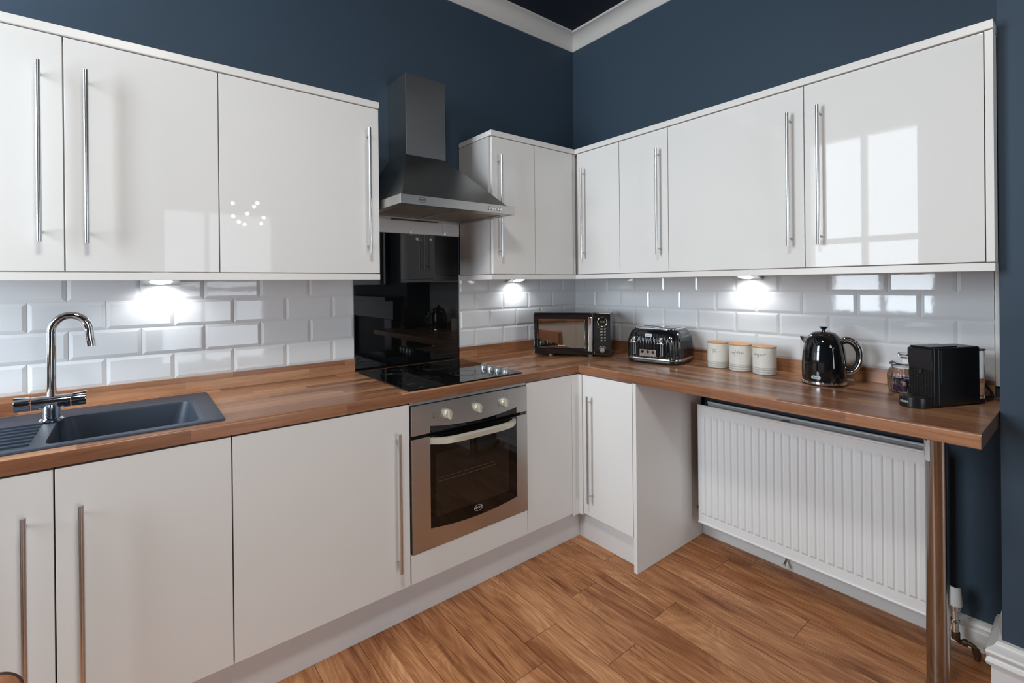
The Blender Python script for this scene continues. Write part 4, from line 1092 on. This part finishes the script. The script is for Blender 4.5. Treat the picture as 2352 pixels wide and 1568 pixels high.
# ------------------------------------------------------------------ seen only as reflections: chandelier, fireplace, television
t = thing('ceiling_pendant', 'round burst pendant light with lit bulbs, mirrored in the cabinet door left of the hood', 'pendant lamp', (-1.66, -4.1, CEIL))
lc = Vector((-1.4515, -3.8, 2.0805))
WMt = WM[t]
t.location = (lc.x, lc.y, CEIL); WM[t] = Matrix.Translation(t.location)
obj('pendant_rod', MB().cyl((lc.x, lc.y, lc.z), (lc.x, lc.y, CEIL - .0005), .006), 'chrome', t)
obj('pendant_core', MB().lathe([(0, -.04), (.03, -.028), (.04, 0), (.03, .028), (0, .04)], tuple(lc), 24), 'chrome', t)
for k in range(9):
    a = 2 * PI * k / 9 * 2.0 + .4; el = (-.75, -.2, .55)[k % 3]
    v = Vector((math.cos(a) * math.cos(el), math.sin(a) * math.cos(el), math.sin(el)))
    arm = obj('pendant_arm', MB().cyl(lc + v * .03, lc + v * .15, .003, seg=8), 'chrome', t)
    obj('pendant_bulb', MB().lathe([(0, -.016), (.012, -.011), (.016, 0), (.012, .011), (0, .016)], tuple(lc + v * .16), 16), 'bulb', arm)

t = thing('drawer_unit', 'white drawer unit with wood-strip top and bar handles, mirrored in the microwave door', 'drawer unit', (-3.4, -1.95, 0))
obj('carcass', MB().box(-3.7, -3.12, -2.75, -1.15, .10, .869), 'carcass', t)
obj('plinth', MB().box(-3.65, -3.17, -2.70, -1.2, .0003, .0995), 'plinth', t)
obj('top_board', MB().box(-3.73, -3.085, -2.78, -1.12, .8695, .91, .004), 'top_y', t)
for ya, yb in ((-2.75, -1.951), (-1.949, -1.15)):
    for za, zb_ in ((.11, .395), (.398, .862)):
        dw = obj('drawer', MB().box(-3.119, -3.10, ya, yb, za, zb_, .001), 'door', t)
        obj('handle', MB().cyl((-3.068, (ya + yb) / 2 - .16, (za + zb_) / 2), (-3.068, (ya + yb) / 2 + .16, (za + zb_) / 2), .006, seg=14).cyl((-3.068, (ya + yb) / 2 - .13, (za + zb_) / 2), (-3.1003, (ya + yb) / 2 - .13, (za + zb_) / 2), .004, seg=10).cyl((-3.068, (ya + yb) / 2 + .13, (za + zb_) / 2), (-3.1003, (ya + yb) / 2 + .13, (za + zb_) / 2), .004, seg=10), 'nickel', dw)
t = thing('fireplace', 'black mantelpiece and fireplace on the chimney breast, mirrored in the splashback', 'fireplace', (XBR, -2.85, 0))
x1 = XBR - .0405
obj('mantel_shelf', MB().box(XBR - .20, XBR - .0003, -3.58, -2.16, 1.17, 1.215, .004), 'blackplastic', t)
obj('mantel_frieze', MB().box(XBR - .09, XBR - .0003, -3.52, -2.22, .98, 1.169, .004), 'blackplastic', t)
for y in (-3.5, -2.42): obj('mantel_pilaster', MB().box(XBR - .10, XBR - .042, y, y + .18, .195, .979, .004), 'blackplastic', t)
obj('firebox', MB().box(XBR - .06, XBR - .042, -3.30, -2.45, .195, .978), 'blackmatte', t)
t = thing('television', 'flat black television on the chimney breast, mirrored in the splashback', 'television', (XBR, -2.98, 1.35))
obj('screen', MB().box(XBR - .062, XBR - .03, -3.52, -2.46, 1.335, 1.93, .004), 'blackglass', t)
obj('wall_mount', MB().box(XBR - .0295, XBR - .0003, -3.1, -2.9, 1.5, 1.75), 'blackmatte', t)

# ------------------------------------------------------------------ daylight
CLX, CLY = -2.35, -1.95
def area(name, loc, rot, sx, sy, power, col, spread=PI):
    l = bpy.data.lights.new(name, 'AREA'); l.shape = 'RECTANGLE'; l.size = sx; l.size_y = sy; l.energy = power; l.color = col; l.spread = spread
    o = bpy.data.objects.new(name, l); COL.objects.link(o); o.location = loc; o.rotation_euler = rot
    return o
area('daylight_window', (XL - .11, (WY0 + WY1) / 2, (WZ0 + WZ1) / 2), (0, -PI / 2, 0), WZ1 - WZ0 - .1, WY1 - WY0 - .1, 135, (.83, .92, 1))
area('daylight_rear', ((DX0 + DX1) / 2, YR - .11, (DZ0 + DZ1) / 2), (PI / 2, 0, 0), DX1 - DX0 - .1, DZ1 - DZ0 - .1, 60, (.83, .915, 1))
# flush ceiling lamp added as unseen overhead fill, above the middle of the kitchen
t = thing('added_ceiling_lamp', 'added round flush ceiling lamp, out of view, filling the kitchen with light from above', 'ceiling lamp', (CLX, CLY, CEIL))
obj('lamp_base', MB().cyl((CLX, CLY, CEIL - .03), (CLX, CLY, CEIL - .0003), .26, seg=48), 'whitepaint', t)
obj('lamp_diffuser', MB().lathe([(0, -.085), (.12, -.08), (.20, -.062), (.245, -.0302), (0, -.0302)], (CLX, CLY, CEIL), 48), emis('added_lamp_glow', (1, .965, .91, 1), 3), t)
l = bpy.data.lights.new('added_ceiling_light', 'AREA'); l.shape = 'DISK'; l.size = .46; l.energy = 32; l.color = (1, .965, .91)
o = bpy.data.objects.new('added_ceiling_light', l); COL.objects.link(o); o.location = (CLX, CLY, CEIL - .09)
w = bpy.data.worlds.new('sky'); SC.world = w; w.use_nodes = True
bg = w.node_tree.nodes['Background']; bg.inputs[0].default_value = (.75, .86, 1, 1); bg.inputs[1].default_value = 1.0

# ------------------------------------------------------------------ camera
f, cx, cy = 1091.72, 1192.29, 653.107
yaw, pitch, roll = .8891, -.0012, -.0106
F = Vector((math.cos(yaw), math.sin(yaw), 0)); Rr = Vector((math.sin(yaw), -math.cos(yaw), 0)); U = Vector((0, 0, 1))
F2 = F * math.cos(pitch) + U * math.sin(pitch); U2 = U * math.cos(pitch) - F * math.sin(pitch)
R3 = Rr * math.cos(roll) + U2 * math.sin(roll); U3 = U2 * math.cos(roll) - Rr * math.sin(roll)
cam = bpy.data.cameras.new('camera'); co = bpy.data.objects.new('camera', cam); COL.objects.link(co)
m = Matrix((R3, U3, -F2)).transposed().to_4x4(); m.translation = Vector((-2.3627, -2.3002, 1.3279))
co.matrix_world = m
cam.sensor_fit = 'HORIZONTAL'; cam.sensor_width = 36; cam.lens = f / 2352 * 36
cam.shift_x = (1176 - cx) / 2352; cam.shift_y = (cy - 784) / 2352; cam.clip_start = .02
SC.camera = co
SC.view_settings.view_transform = 'Standard'; SC.view_settings.look = 'None'; SC.view_settings.gamma = 1
SC.view_settings.exposure = -0.27; SC.view_settings.use_curve_mapping = False
SC.cycles.use_denoising = True
SC.cycles.max_bounces = 8
SC.cycles.sample_clamp_indirect = 6
